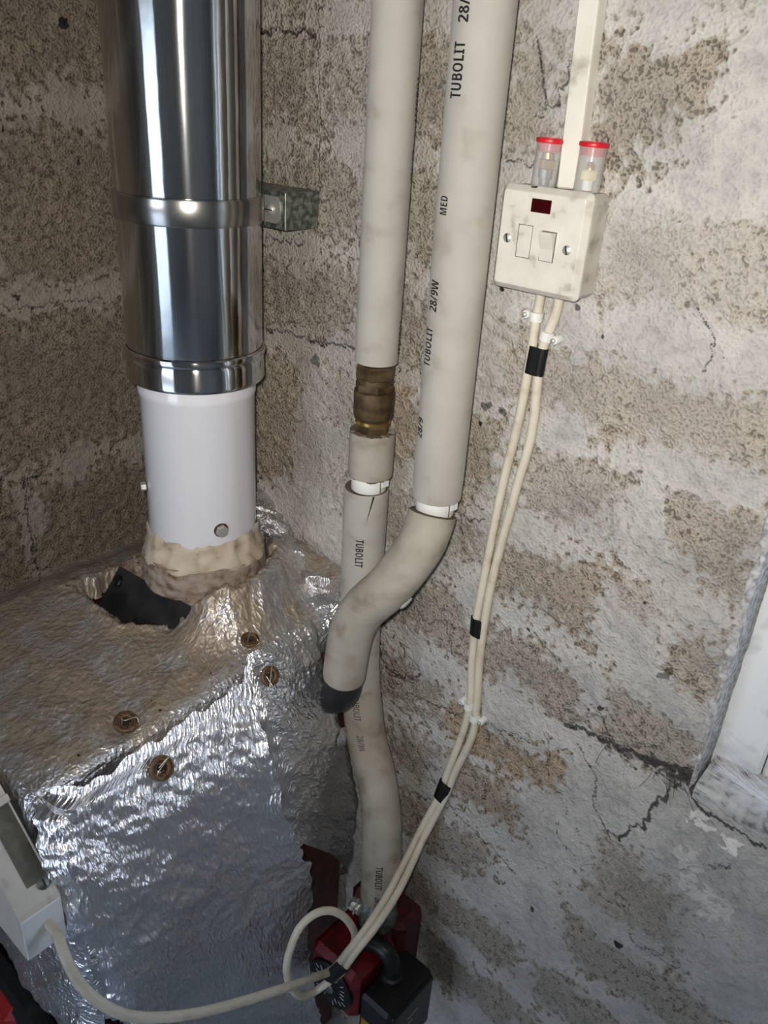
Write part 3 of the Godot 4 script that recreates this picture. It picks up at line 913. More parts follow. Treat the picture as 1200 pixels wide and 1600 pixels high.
# ------------------------------------------------------------------ flue
func flue() -> void:
	var at := Vector3(0.234, 0.0, 0.133)
	var x := Transform3D(Basis.IDENTITY, at)
	var w := thing("white_flue_pipe", "white enamelled flue pipe rising from the boiler into the steel flue", "pipe")
	obj("pipe_body", lathed([[0.0635, 0.945], [0.0635, 1.146], [0.0650, 1.149], [0.0650, 1.155], [0.0635, 1.158], [0.0635, 1.19]], 96, x), M.enamel, w)
	obj("sealant_ring", lathed([[0.0640, 0.944], [0.0725, 0.944], [0.0735, 0.950], [0.0700, 0.957], [0.0670, 0.966], [0.0645, 0.979], [0.0636, 0.982]], 96, x, 0.0035, 9), M.sealant, w).set_meta("label", "crumbling cream sealant at the pipe foot")
	for d in [[Vector3(0.946, 0, 0.323), 0.999, 0.0075], [Vector3(-0.45, 0, 0.893), 1.035, 0.0055]]:
		var n: Vector3 = d[0]
		var r: float = d[2]
		var bx := aim(at + n * 0.063 + Vector3(0, d[1], 0), n)
		var bolt := obj("hex_bolt", lathed([[r, 0.0], [r, 0.0055], [r * 0.88, 0.007], [0.0, 0.0072]], 6, bx), M.zinc, w)
		obj("bolt_washer", lathed([[r * 0.5, 0.0], [r * 1.15, 0.0], [r * 1.15, 0.0012], [r * 0.5, 0.0012]], 24, bx), M.rust_dark, bolt)
	var s := thing("steel_flue_pipe", "polished stainless steel flue pipe sleeved over the white pipe", "pipe")
	obj("flue_casing", lathed([[0.0722, 1.2015], [0.0728, 1.204], [0.0728, 2.40]], 128, x), M.steel, s)
	obj("swaged_bead", lathed([[0.0728, 1.192], [0.0752, 1.1935], [0.0760, 1.1965], [0.0752, 1.2000], [0.0728, 1.2015]], 128, x), M.steel, s)
	obj("lower_sleeve", lathed([[0.0660, 1.169], [0.0742, 1.1665], [0.0750, 1.168], [0.0746, 1.170], [0.0742, 1.188], [0.0728, 1.192]], 128, x), M.steel, s)
	obj("inner_rim", lathed([[0.0720, 1.168], [0.0655, 1.176], [0.0640, 1.190]], 96, x), M.galv, s)
	# strap and wall bracket
	var k := thing("flue_bracket", "galvanised wall bracket with steel strap around the flue", "bracket")
	obj("strap", lathed([[0.0729, 1.3310], [0.0746, 1.3310], [0.0752, 1.3330], [0.0752, 1.3545], [0.0746, 1.3562], [0.0729, 1.3562]], 128, x), M.steel_dull, k)
	var st := start()
	for side in [0.2875, 0.1805]:
		block(st, Transform3D(Basis.IDENTITY, Vector3(side, 1.339, 0.025)), Vector3(0.002, 0.038, 0.052), 0.0006)
	block(st, Transform3D(Basis.IDENTITY, Vector3(0.234, 1.339, 0.0495)), Vector3(0.108, 0.038, 0.002), 0.0006)
	block(st, Transform3D(Basis.IDENTITY, Vector3(0.234, 1.3575, 0.025)), Vector3(0.108, 0.0016, 0.050), 0.0004)
	obj("bracket_channel", done(st), M.galv, k)
	st = start()
	var lug := []
	for q in [[-0.020, 0.0135], [0.010, 0.0135], [0.0145, 0.009], [0.016, 0.0], [0.0145, -0.009], [0.010, -0.0135], [-0.020, -0.0135]]:
		lug.append(Vector2(q[0], q[1]))
	obj("clamp_lug", prismed(lug, Transform3D(Basis.IDENTITY, Vector3(0.2665, 1.3395, 0.0)), 0.0508, 0.0528), M.zinc, k)
	var sx := aim(Vector3(0.2675, 1.3395, 0.0525), Vector3(0, 0, 1))
	var screw := obj("screw", lathed([[0.0062, 0.0], [0.0062, 0.001], [0.0050, 0.0028], [0.0030, 0.0036], [0.0, 0.0038]], 28, sx), M.zinc, k)
	obj("screw_slot", box(Vector3(0.2675, 1.3392, 0.0561), Vector3(0.0112, 0.0012, 0.0009), 0.0), M.debris, screw)

# ------------------------------------------------------------------ foil insulation
func eyelet(parent: Node, at: Vector3, up: Vector3, r: float, wire: bool, sd: int) -> void:
	var x := aim(at, up)
	var e := obj("eyelet", lathed([[r * 0.42, 0.0], [r, 0.0], [r * 0.98, 0.0026], [r * 0.84, 0.0034], [r * 0.76, 0.0010], [r * 0.62, 0.0010], [r * 0.55, 0.0036], [r * 0.44, 0.0028], [r * 0.40, -0.006]], 36, x, 0.0003, sd), M.washer, parent)
	obj("stud", lathed([[r * 0.26, -0.006], [r * 0.26, -0.0005], [r * 0.15, 0.0006], [0.0, 0.0008]], 16, x), M.debris, e)
	if wire:
		var rng := RandomNumberGenerator.new()
		rng.seed = sd
		var pts := []
		for k in 6:
			pts.append(x * Vector3(rng.randf_range(-1.0, 1.0) * r * 1.1, 0.003 + 0.004 * sin(k * 1.1), rng.randf_range(-1.0, 1.0) * r * 1.1))
		obj("tie_wire", tubed(smooth_path(pts, 0.002), 0.0006, 6), M.wire, e)

func foil() -> void:
	# --- blanket on top, brown with dust
	var torn := noise(FastNoiseLite.TYPE_SIMPLEX, 45.0, 91, FastNoiseLite.FRACTAL_FBM, 3)
	var front_x := 0.3905
	var dusty_top := func(u: float, v: float) -> float:
		var edge := smooth01(0.95, 0.80, u)
		return 0.02 + 0.88 * edge - 0.55 * smooth01(0.86, 1.0, v) - 0.35 * smooth01(0.42, 0.20, v) * smooth01(0.55, 0.75, u)
	var m_top := foil_maps(1024, 101, dusty_top, Color(0.53, 0.475, 0.41))
	var hole := func(p: Vector3) -> float:
		# signed distance to the tear round the flue foot, negative inside
		var c := Vector2(p.x - 0.234, p.z - 0.133).length() - 0.0775
		var q := Vector2(absf(p.x - 0.198) - 0.070, absf(p.z - 0.172) - 0.078)
		var d2 := Vector2(maxf(q.x, 0), maxf(q.y, 0)).length() + minf(maxf(q.x, q.y), 0.0)
		# the tear's near right side runs slantwise
		var slant := (p.x - 0.266) * 0.80 + (p.z - 0.205) * 0.60
		d2 = maxf(d2, slant)
		return minf(c, d2) + torn.get_noise_2d(p.x, p.z) * 0.006
	var top_pos := func(u: float, v: float) -> Vector3:
		var px := u * 0.437
		var pz := lerpf(0.006, 0.478, v)
		var y := 0.842 + 0.034 * smooth01(0.0, 0.10, px)
		y += 0.040 * smooth01(0.085, 0.0, pz) * smooth01(0.10, 0.22, px)
		y += 0.012 * sin(px * 9.0) * smooth01(0.05, 0.3, pz) - 0.010 * smooth01(0.3, 0.44, pz) * smooth01(0.35, 0.1, px)
		# drawn up against the collar on the side away from the tear
		var out := Vector2(px - 0.234, pz - 0.133)
		y += 0.055 * smooth01(0.150, 0.078, out.length()) * smooth01(0.15, 0.75, out.normalized().dot(Vector2(0.97, -0.24)))
		var p := Vector3(px, y, pz)
		# the front edge rolls over and is tucked in
		if px > front_x - 0.012:
			var t := (px - front_x + 0.012) / 0.030
			p.x = front_x - 0.012 + 0.016 * sin(minf(t, 1.0) * 1.5)
			p.y = y - 0.022 * (1.0 - cos(minf(t, 1.4) * 1.5))
		# the near side rolls down over the boiler's flank
		if pz > 0.448:
			var t2 := (pz - 0.448) / 0.03
			p.z = 0.448 + 0.012 * sin(minf(t2, 1.0) * 1.5)
			p.y -= 0.024 * (1.0 - cos(minf(t2, 1.3) * 1.5))
		return p
	var top_bump := func(_u: float, _v: float, p: Vector3) -> float:
		var d: float = hole.call(p)
		var wet := (0.50 + 0.30 * smooth01(0.26, 0.36, p.x)) * (1.0 - 0.6 * smooth01(0.370, 0.388, p.x))
		var lip := 0.008 * exp(-absf(d - 0.010) / 0.010) - 0.020 * smooth01(0.008, -0.008, d)
		return crumple(Vector2(p.x, p.z), wet) + lip
	var top_skip := func(_u: float, _v: float, p: Vector3) -> bool:
		return hole.call(p) < -0.006
	var top := thing("foil_blanket", "dusty brown foil insulation blanket lying over the boiler top, torn around the flue", "insulation")
	obj("foil_sheet", grid_mesh(170, 184, top_pos, top_bump, top_skip), m_top, top)
	eyelet(top, Vector3(0.3640, 0.8900, 0.173), Vector3(0.25, 1, 0.1), 0.011, true, 3)
	eyelet(top, Vector3(0.3720, 0.8805, 0.342), Vector3(0.3, 1, 0.1), 0.0125, true, 4)
	eyelet(top, Vector3(0.3050, 0.907, 0.0740), Vector3(0.4, 1, 0.4), 0.0105, false, 5)

	# --- jacket on the front, up to the seam: a rounded shoulder, then straight down
	var shoulder := [[0.90, 0.408], [0.885, 0.410], [0.86, 0.425], [0.82, 0.443], [0.76, 0.457], [0.70, 0.462], [0.60, 0.460], [0.40, 0.450], [0.15, 0.440], [0.0, 0.438]]
	var clean := func(_u: float, v: float) -> float: return -0.30 + 0.35 * smooth01(0.10, 0.0, v)
	var m_front := foil_maps(768, 111, clean, Color(0.52, 0.46, 0.38))
	var edge_x := [[0.90, 0.402], [0.886, 0.405], [0.85, 0.417], [0.80, 0.430], [0.75, 0.432], [0.40, 0.432]]
	var right_edge := [[0.905, 0.0953], [0.8851, 0.0923], [0.8406, 0.0918], [0.7932, 0.0778], [0.685, 0.0494], [0.551, 0.0277], [0.4556, 0.0376], [0.43, 0.0576]]
	var front_pos := func(u: float, v: float) -> Vector3:
		var z_flat := lerpf(0.07, 0.452, 1.0 - u)
		var y := lerpf(lerpf(0.800, 0.902, smooth01(0.58, 0.70, u)), clampf(0.435 + (z_flat - 0.07) * 1.6, 0.435, 0.62), v)
		var z := lerpf(track(right_edge, y), 0.452, 1.0 - u)
		var x := lerpf(track(edge_x, y), track(shoulder, y) - 0.008, smooth01(1.0, 0.62, u))
		if v < 0.05:
			var t := 1.0 - v / 0.05
			x -= 0.010 * t * t
		# wrap round the side next to the pipes
		if u > 0.94:
			var t := (u - 0.94) / 0.06
			x -= 0.020 * t * t
		x += 0.004 * sin(y * 14.0 + z * 9.0)
		return Vector3(x, y, z)
	var front_bump := func(_u: float, _v: float, p: Vector3) -> float: return crumple(Vector2(p.z + 0.4, p.y - 0.9 * (p.x - 0.41)), 0.85)
	var front := thing("foil_jacket", "silver foil insulation jacket wrapped around the boiler front beside the pipes", "insulation")
	obj("foil_sheet", grid_mesh(170, 190, front_pos, front_bump), m_front, front)
	eyelet(front, Vector3(0.4200, 0.8828, 0.1939), Vector3(1, 0.6, 0.1), 0.0115, true, 7)
	eyelet(front, Vector3(0.4300, 0.8600, 0.3430), Vector3(1, 0.7, 0.1), 0.0125, true, 8)

	# --- loose flap hanging down the front
	var m_flap := foil_maps(1024, 121, func(_u: float, _v: float) -> float: return -0.55, Color(0.60, 0.56, 0.50))
	var flap_right := [[0.916, 0.202], [0.8606, 0.2175], [0.8209, 0.2293], [0.7482, 0.2249], [0.6919, 0.2137], [0.6152, 0.1822], [0.5324, 0.1657], [0.4784, 0.1642], [0.3786, 0.1498], [0.257, 0.1245], [0.168, 0.1068], [0.08, 0.09]]
	var flap_left := [[0.89, 0.424], [0.871, 0.436], [0.864, 0.457], [0.847, 0.4622], [0.812, 0.4645], [0.771, 0.4655], [0.727, 0.4613], [0.656, 0.4487], [0.5976, 0.436], [0.45, 0.41], [0.1, 0.36]]
	var flap_pos := func(u: float, v: float) -> Vector3:
		var y := 0.884 - 0.008 * (1.0 - u) + 0.002 * sin(u * 23.0) + 0.0015 * sin(u * 51.0) - v * 0.77
		var z := lerpf(track(flap_left, y), track(flap_right, y), u)
		z += torn.get_noise_1d(y * 0.5) * 0.006 * pow(1.0 - u, 10.0) + torn.get_noise_1d(y * 0.45 + 9.0) * 0.006 * pow(u, 10.0)
		var x: float = track(shoulder, y) + 0.001 + 0.004 * smooth01(0.0, 0.1, v)
		if v < 0.03:
			x -= 0.002 * pow(1.0 - v / 0.03, 2.0)
		x += 0.006 * sin(z * 24.0 + y * 6.0) * smooth01(0.05, 0.3, v)
		# the torn rim lifts off towards the room, the other rim tucks in
		x += 0.016 * pow(clampf((u - 0.74) / 0.26, 0.0, 1.0), 2.0) * smooth01(0.02, 0.10, v) * smooth01(0.55, 0.25, v)
		x -= 0.022 * pow(clampf((0.10 - u) / 0.10, 0.0, 1.0), 2.0) * smooth01(0.75, 0.4, v)
		return Vector3(x, y, z)
	var flap_bump := func(u: float, v: float, p: Vector3) -> float: return crumple(Vector2(p.z + 1.3, p.y - 0.9 * (p.x - 0.41)), (0.75 + 0.4 * smooth01(0.4, 0.0, u)) * (0.25 + 0.75 * smooth01(0.0, 0.06, v)))
	var flap := thing("foil_flap", "loose torn silver foil flap hanging in front of the boiler below the white control box", "insulation")
	obj("foil_sheet", grid_mesh(170, 380, flap_pos, flap_bump), m_flap, flap)

	# --- foil over the flank that faces the room
	var side_pos := func(u: float, v: float) -> Vector3:
		var x := lerpf(0.0, 0.428, u)
		var y := lerpf(0.872, 0.478 + 0.012 * sin(x * 20.0), v)
		var z := 0.452 + 0.006 * sin(x * 16.0 + y * 5.0)
		if u > 0.93:
			z -= 0.016 * pow((u - 0.93) / 0.07, 2.0)
		if v > 0.96:
			z -= 0.010 * pow((v - 0.96) / 0.04, 2.0)
		return Vector3(x, y, z)
	var side_bump := func(_u: float, _v: float, p: Vector3) -> float: return crumple(Vector2(p.y + 2.0, p.x), 0.8)
	var flank := thing("foil_side_panel", "foil insulation down the boiler flank behind the white control box", "insulation")
	obj("foil_sheet", grid_mesh(140, 130, side_pos, side_bump), m_front, flank)

	# --- crushed foil stuffed between the boiler and the right wall
	var lump_mid := [Vector3(0.150, 0.950, 0.012), Vector3(0.225, 0.944, 0.018), Vector3(0.280, 0.926, 0.030), Vector3(0.330, 0.902, 0.034), Vector3(0.372, 0.862, 0.040), Vector3(0.385, 0.80, 0.036)]
	var lump_path := smooth_path(lump_mid, 0.004)
	var lump_pos := func(u: float, v: float) -> Vector3:
		var f := v * (lump_path.size() - 1)
		var i := mini(int(f), lump_path.size() - 2)
		var c := lump_path[i].lerp(lump_path[i + 1], f - i)
		var a := lerpf(-0.5, PI * 0.95, u)
		var r := 0.030 + 0.010 * sin(v * 9.0) - 0.012 * smooth01(0.25, 0.0, v)
		return c + Vector3(0.35, 0.25, 0.9).normalized() * cos(a) * r + Vector3(0.25, 0.96, -0.2).normalized() * sin(a) * r * 0.8 - Vector3(0, 0.012, 0)
	var lump_bump := func(_u: float, _v: float, p: Vector3) -> float: return crumple(Vector2(p.x * 1.6 + p.z, p.y * 1.6 - p.z), 1.9)
	var m_lump := foil_maps(512, 131, func(u: float, v: float) -> float: return -0.05 + 0.5 * smooth01(0.5, 0.95, u) + 0.3 * smooth01(0.4, 0.0, v), Color(0.42, 0.36, 0.29))
	var lump := thing("crushed_foil", "crushed silver foil stuffed between the white flue pipe and the right wall", "foil")
	obj("foil_sheet", grid_mesh(60, 110, lump_pos, lump_bump), m_lump, lump)
	# --- small scrap on the grey pipe
	var scrap_pos := func(u: float, v: float) -> Vector3:
		return Vector3(0.430 + 0.004 * sin(v * PI), 0.742 - 0.034 * v, lerpf(0.086, 0.072, u) + 0.006 * sin(v * PI) * (1.0 - u))
	var scrap := obj("foil_scrap", grid_mesh(16, 30, scrap_pos, func(_u: float, _v: float, p: Vector3) -> float: return crumple(Vector2(p.z * 4.0, p.y * 3.0), 0.5)), m_lump)
	tag(scrap, "small torn scrap of silver foil sticking out against the lower grey pipe", "foil")

# ------------------------------------------------------------------ pipes
func sleeve(called: String, label: String, path: PackedVector3Array, ro: float, ri: float, material: Material, group := "", ragged := 0.0) -> Node3D:
	var t := thing(called, label, "pipe insulation", Vector3.ZERO, group)
	var n := noise(FastNoiseLite.TYPE_SIMPLEX, 1.0, 55)
	var p := path.duplicate()
	var st := start()
	var shape := func(i: int, a: float) -> float: return 1.0 + 0.010 * n.get_noise_2d(cos(a) * 1.2 + i * 0.03, sin(a) * 1.2) - (0.02 if i == 0 or i == p.size() - 1 else 0.0)
	tube(st, p, ro, 48, ri, 1.0, Vector3(0.8, 0, 0.6), shape)
	obj("foam_sleeve", done(st), material, t)
	# darker cut faces
	for e in [0, p.size() - 1]:
		var dir := (p[e] - p[1 if e == 0 else e - 1]).normalized()
		var x := aim(p[e], dir)
		obj("cut_face", lathed([[ri, 0.0006], [ro * 0.965, 0.0004], [ro * 0.965, -0.0004]], 48, x, ragged, 4), M.foam_end, t)
	return t

func pipe_clip(label: String, at: Vector3, r: float, h: float) -> void:
	var t := thing("pipe_clip", label, "clip", Vector3.ZERO, "")
	obj("clip_ring", lathed([[r - 0.002, -h / 2], [r - 0.0004, -h / 2], [r, -h / 2 + 0.0006], [r, h / 2 - 0.0006], [r - 0.0004, h / 2], [r - 0.002, h / 2]], 48, Transform3D(Basis.IDENTITY, at)), M.white_plastic, t)
	# the open mouth and the latch tab at its right
	var n := Vector3(0.8, 0, 0.6).rotated(Vector3.UP, deg_to_rad(-32.0)) * -1.0
	n = (Vector3(0.8, 0, 0.6) * cos(0.5) + Vector3(0.6, 0, -0.8) * sin(0.5)).normalized()
	var side := Vector3.UP.cross(n).normalized()
	var b := Basis(side, Vector3.UP, n)
	obj("latch_seam", box(at + n * (r + 0.0001), Vector3(0.0009, h * 0.96, 0.0008), 0.0, b), M.foam_end, t)
	obj("latch_tab", box(at + n * (r + 0.0004) + side * 0.0065 + Vector3(0, h * 0.15, 0), Vector3(0.010, h * 0.5, 0.0016), 0.0005, b), M.white_plastic, t)

func pipes() -> void:
	var c1 := Vector3(0.4245, 0, 0.05)
	# first pipe: upper sleeve
	var up1 := straight(c1 + Vector3(0, 1.2105, 0), c1 + Vector3(0.002, 2.4, 0), 40)
	var t := sleeve("pipe_insulation", "grey foam sleeve on the pipe nearest the steel flue, above the brass fitting", up1, 0.0224, 0.0145, M.foam)
	print_on(t, "TUBOLIT", up1, 0.0224, 1.452, 1.18, 0.0085, true, 0.76)
	print_on(t, "28/9W", up1, 0.0224, 1.398, 1.22, 0.0085, true, 0.76)
	print_on(t, "TUBOLIT", up1, 0.0224, 1.238, 1.15, 0.0085, true, 0.73)
	# copper pipe inside, seen in the gaps
	var cp := obj("copper_pipe", tubed(straight(c1 + Vector3(0, 1.02, 0), c1 + Vector3(0, 1.30, 0), 2), 0.0142, 28), M.copper)
	tag(cp, "copper pipe showing in the gap below the short grey sleeve", "pipe")
	# brass check valve
	var v := thing("brass_valve", "tarnished brass compression valve between two grey foam sleeves", "valve")
	var cx := Transform3D(Basis.IDENTITY, c1)
	obj("upper_nut", lathed([[0.0150, 1.1930], [0.0205, 1.1930], [0.0212, 1.1945], [0.0212, 1.2060], [0.0200, 1.2080], [0.0150, 1.2090]], 6, cx), M.brass, v)
	obj("upper_collar", lathed([[0.015, 1.1870], [0.0188, 1.1870], [0.0188, 1.1935]], 40, cx), M.brass, v)
	obj("hex_shoulder", lathed([[0.015, 1.1800], [0.0212, 1.1800], [0.0216, 1.1812], [0.0216, 1.1865], [0.0206, 1.1880], [0.015, 1.1880]], 6, Transform3D(Basis.from_euler(Vector3(0, 0.35, 0)), c1)), M.brass, v)
	obj("valve_body", lathed([[0.0155, 1.1470], [0.0185, 1.1475], [0.0205, 1.1510], [0.0212, 1.1530], [0.0214, 1.1640], [0.0216, 1.1770], [0.0212, 1.1800], [0.0150, 1.1805]], 48, cx), M.brass, v)
	obj("lower_collar", lathed([[0.0165, 1.1440], [0.0190, 1.1445], [0.0190, 1.1480], [0.0165, 1.1485]], 40, cx), M.brass_bright, v)
	obj("lower_nut", lathed([[0.0150, 1.1290], [0.0192, 1.1290], [0.0192, 1.1415], [0.0182, 1.1440], [0.0150, 1.1445]], 6, cx), M.brass, v)
	# short sleeve
	var sh := PackedVector3Array()
	for k in 9:
		sh.append(c1 + Vector3(0.0005, 1.0835 + 0.0510 * k / 8.0, 0.0))
	sleeve("pipe_insulation", "short ragged grey foam sleeve just below the brass valve", sh, 0.0246, 0.0175, M.foam_dirty, "", 0.0015)
	pipe_clip("white plastic pipe clip under the short grey sleeve", c1 + Vector3(-0.0005, 1.0745, 0.0), 0.0195, 0.017)
	# lower sleeve in two lengths
	var low1: Array = [Vector3(0.4185, 1.064, 0.047), Vector3(0.4190, 0.98, 0.047), Vector3(0.4215, 0.8564, 0.047), Vector3(0.4270, 0.795, 0.048)]
	var p1 := smooth_path(low1, 0.006)
	t = sleeve("pipe_insulation", "grey foam sleeve with a split top edge, passing behind the bent sleeve", p1, 0.0250, 0.0170, M.foam)
	print_on(t, "TUBOLIT", p1, 0.0250, 0.992, -0.40, 0.0085, true, 0.73)
	# split running down from the rim
	var crack := start()
	for k in 6:
		var ya := 1.064 - 0.006 * k
		var yb := ya - 0.006
		var fa := 0.0011 * (1.0 - k / 6.0)
		var fb := 0.0011 * (1.0 - (k + 1) / 6.0)
		var th := 0.12 - 0.05 * k
		var q := []
		for s in [[ya, th, fa], [yb, th - 0.05, fb]]:
			for e in [-1.0, 1.0]:
				var ang: float = s[1] + e * s[2] / 0.025
				var n: Vector3 = Vector3(0.8, 0, 0.6) * cos(ang) + Vector3(0.6, 0, -0.8) * sin(ang)
				q.append(Vector3(0.4186, s[0], 0.047) + n * 0.0253)
		quad(crack, q[0], q[1], q[3], q[2])
	obj("split", done(crack), M.debris, t)
	var low2: Array = [Vector3(0.4271, 0.7940, 0.048), Vector3(0.4459, 0.7206, 0.052), Vector3(0.4697, 0.6875, 0.060), Vector3(0.4892, 0.6517, 0.068), Vector3(0.5019, 0.6097, 0.075), Vector3(0.5085, 0.5604, 0.080), Vector3(0.5104, 0.5050, 0.082)]
	var p2 := smooth_path(low2, 0.006)
	t = sleeve("pipe_insulation", "lowest grey foam sleeve curving down to the red pump", p2, 0.0252, 0.0160, M.foam_dirty)
	print_on(t, "TUBOLIT", p2, 0.0252, 0.772, -0.45, 0.0080, true, 0.76, false)
	print_on(t, "28/9W", p2, 0.0252, 0.722, -0.42, 0.0080, true, 0.76, false)
	print_on(t, "TUBOLIT", p2, 0.0252, 0.560, -0.28, 0.0085, true, 0.73)
	print_on(t, "28/9W", p2, 0.0252, 0.517, -0.24, 0.0085, true, 0.66)
	# second pipe: upper sleeve
	var c2 := Vector3(0.5205, 0, 0.055)
	var up2 := straight(c2 + Vector3(-0.0005, 1.0930, 0), c2 + Vector3(-0.002, 2.4, 0), 60)
	t = sleeve("pipe_insulation", "long printed grey foam sleeve on the pipe beside the switch box", up2, 0.0256, 0.0150, M.foam)
	print_on(t, "TUBOLIT", up2, 0.0256, 1.4745, -1.02, 0.0105, false, 0.66)
	print_on(t, "28/9W", up2, 0.0256, 1.523, -0.98, 0.0100, false, 0.76)
	print_on(t, "MED", up2, 0.0256, 1.3735, -1.10, 0.0080, false, 0.66)
	print_on(t, "28/9W", up2, 0.0256, 1.297, -1.20, 0.0100, false, 0.66)
	print_on(t, "TUBOLIT", up2, 0.0256, 1.250, -1.28, 0.0095, false, 0.66)
	print_on(t, "28/9", up2, 0.0256, 1.170, -1.36, 0.0090, false, 0.79)
	cp = obj("copper_pipe", tubed(smooth_path([c2 + Vector3(0, 1.15, 0), c2 + Vector3(0, 1.075, 0), Vector3(0.5226, 1.055, 0.070), Vector3(0.519, 1.03, 0.083)], 0.005), 0.0142, 28), M.copper)
	tag(cp, "copper pipe bending below the white clip on the second pipe", "pipe")
	pipe_clip("white plastic pipe clip under the long printed sleeve", c2 + Vector3(-0.001, 1.0840, 0.0), 0.0200, 0.019)
	# bent lower sleeve crossing in front of the first pipe
	var bend: Array = [Vector3(0.5205, 1.0745, 0.0595), Vector3(0.5208, 1.0640, 0.0635), Vector3(0.5200, 1.0400, 0.077), Vector3(0.5035, 0.9973, 0.097), Vector3(0.4737, 0.9527, 0.107), Vector3(0.4595, 0.9130, 0.108), Vector3(0.4505, 0.8509, 0.106)]
	var pb := smooth_path(bend, 0.006)
	t = sleeve("pipe_insulation", "bent grey foam sleeve crossing in front of the other pipe towards the boiler", pb, 0.0250, 0.0165, M.foam_dirty)
	obj("repair_patch", lathed([[0.0, 0.0012], [0.006, 0.0010], [0.0085, 0.0]], 20, Transform3D(aim(Vector3.ZERO, Vector3(0.75, -0.35, 0.0)).basis.scaled(Vector3(1, 1, 1)), Vector3(0.5215, 0.9790, 0.0925))), M.white_plastic, t)
	var fit := thing("black_pipe_joint", "dark tarred pipe joint below the bent sleeve, entering the foil", "pipe joint")
	obj("joint_body", tubed(smooth_path([Vector3(0.4503, 0.8520, 0.106), Vector3(0.4470, 0.832, 0.104), Vector3(0.436, 0.812, 0.099), Vector3(0.415, 0.795, 0.092), Vector3(0.38, 0.785, 0.09)], 0.004), 0.0228, 32), M.black_metal, fit)

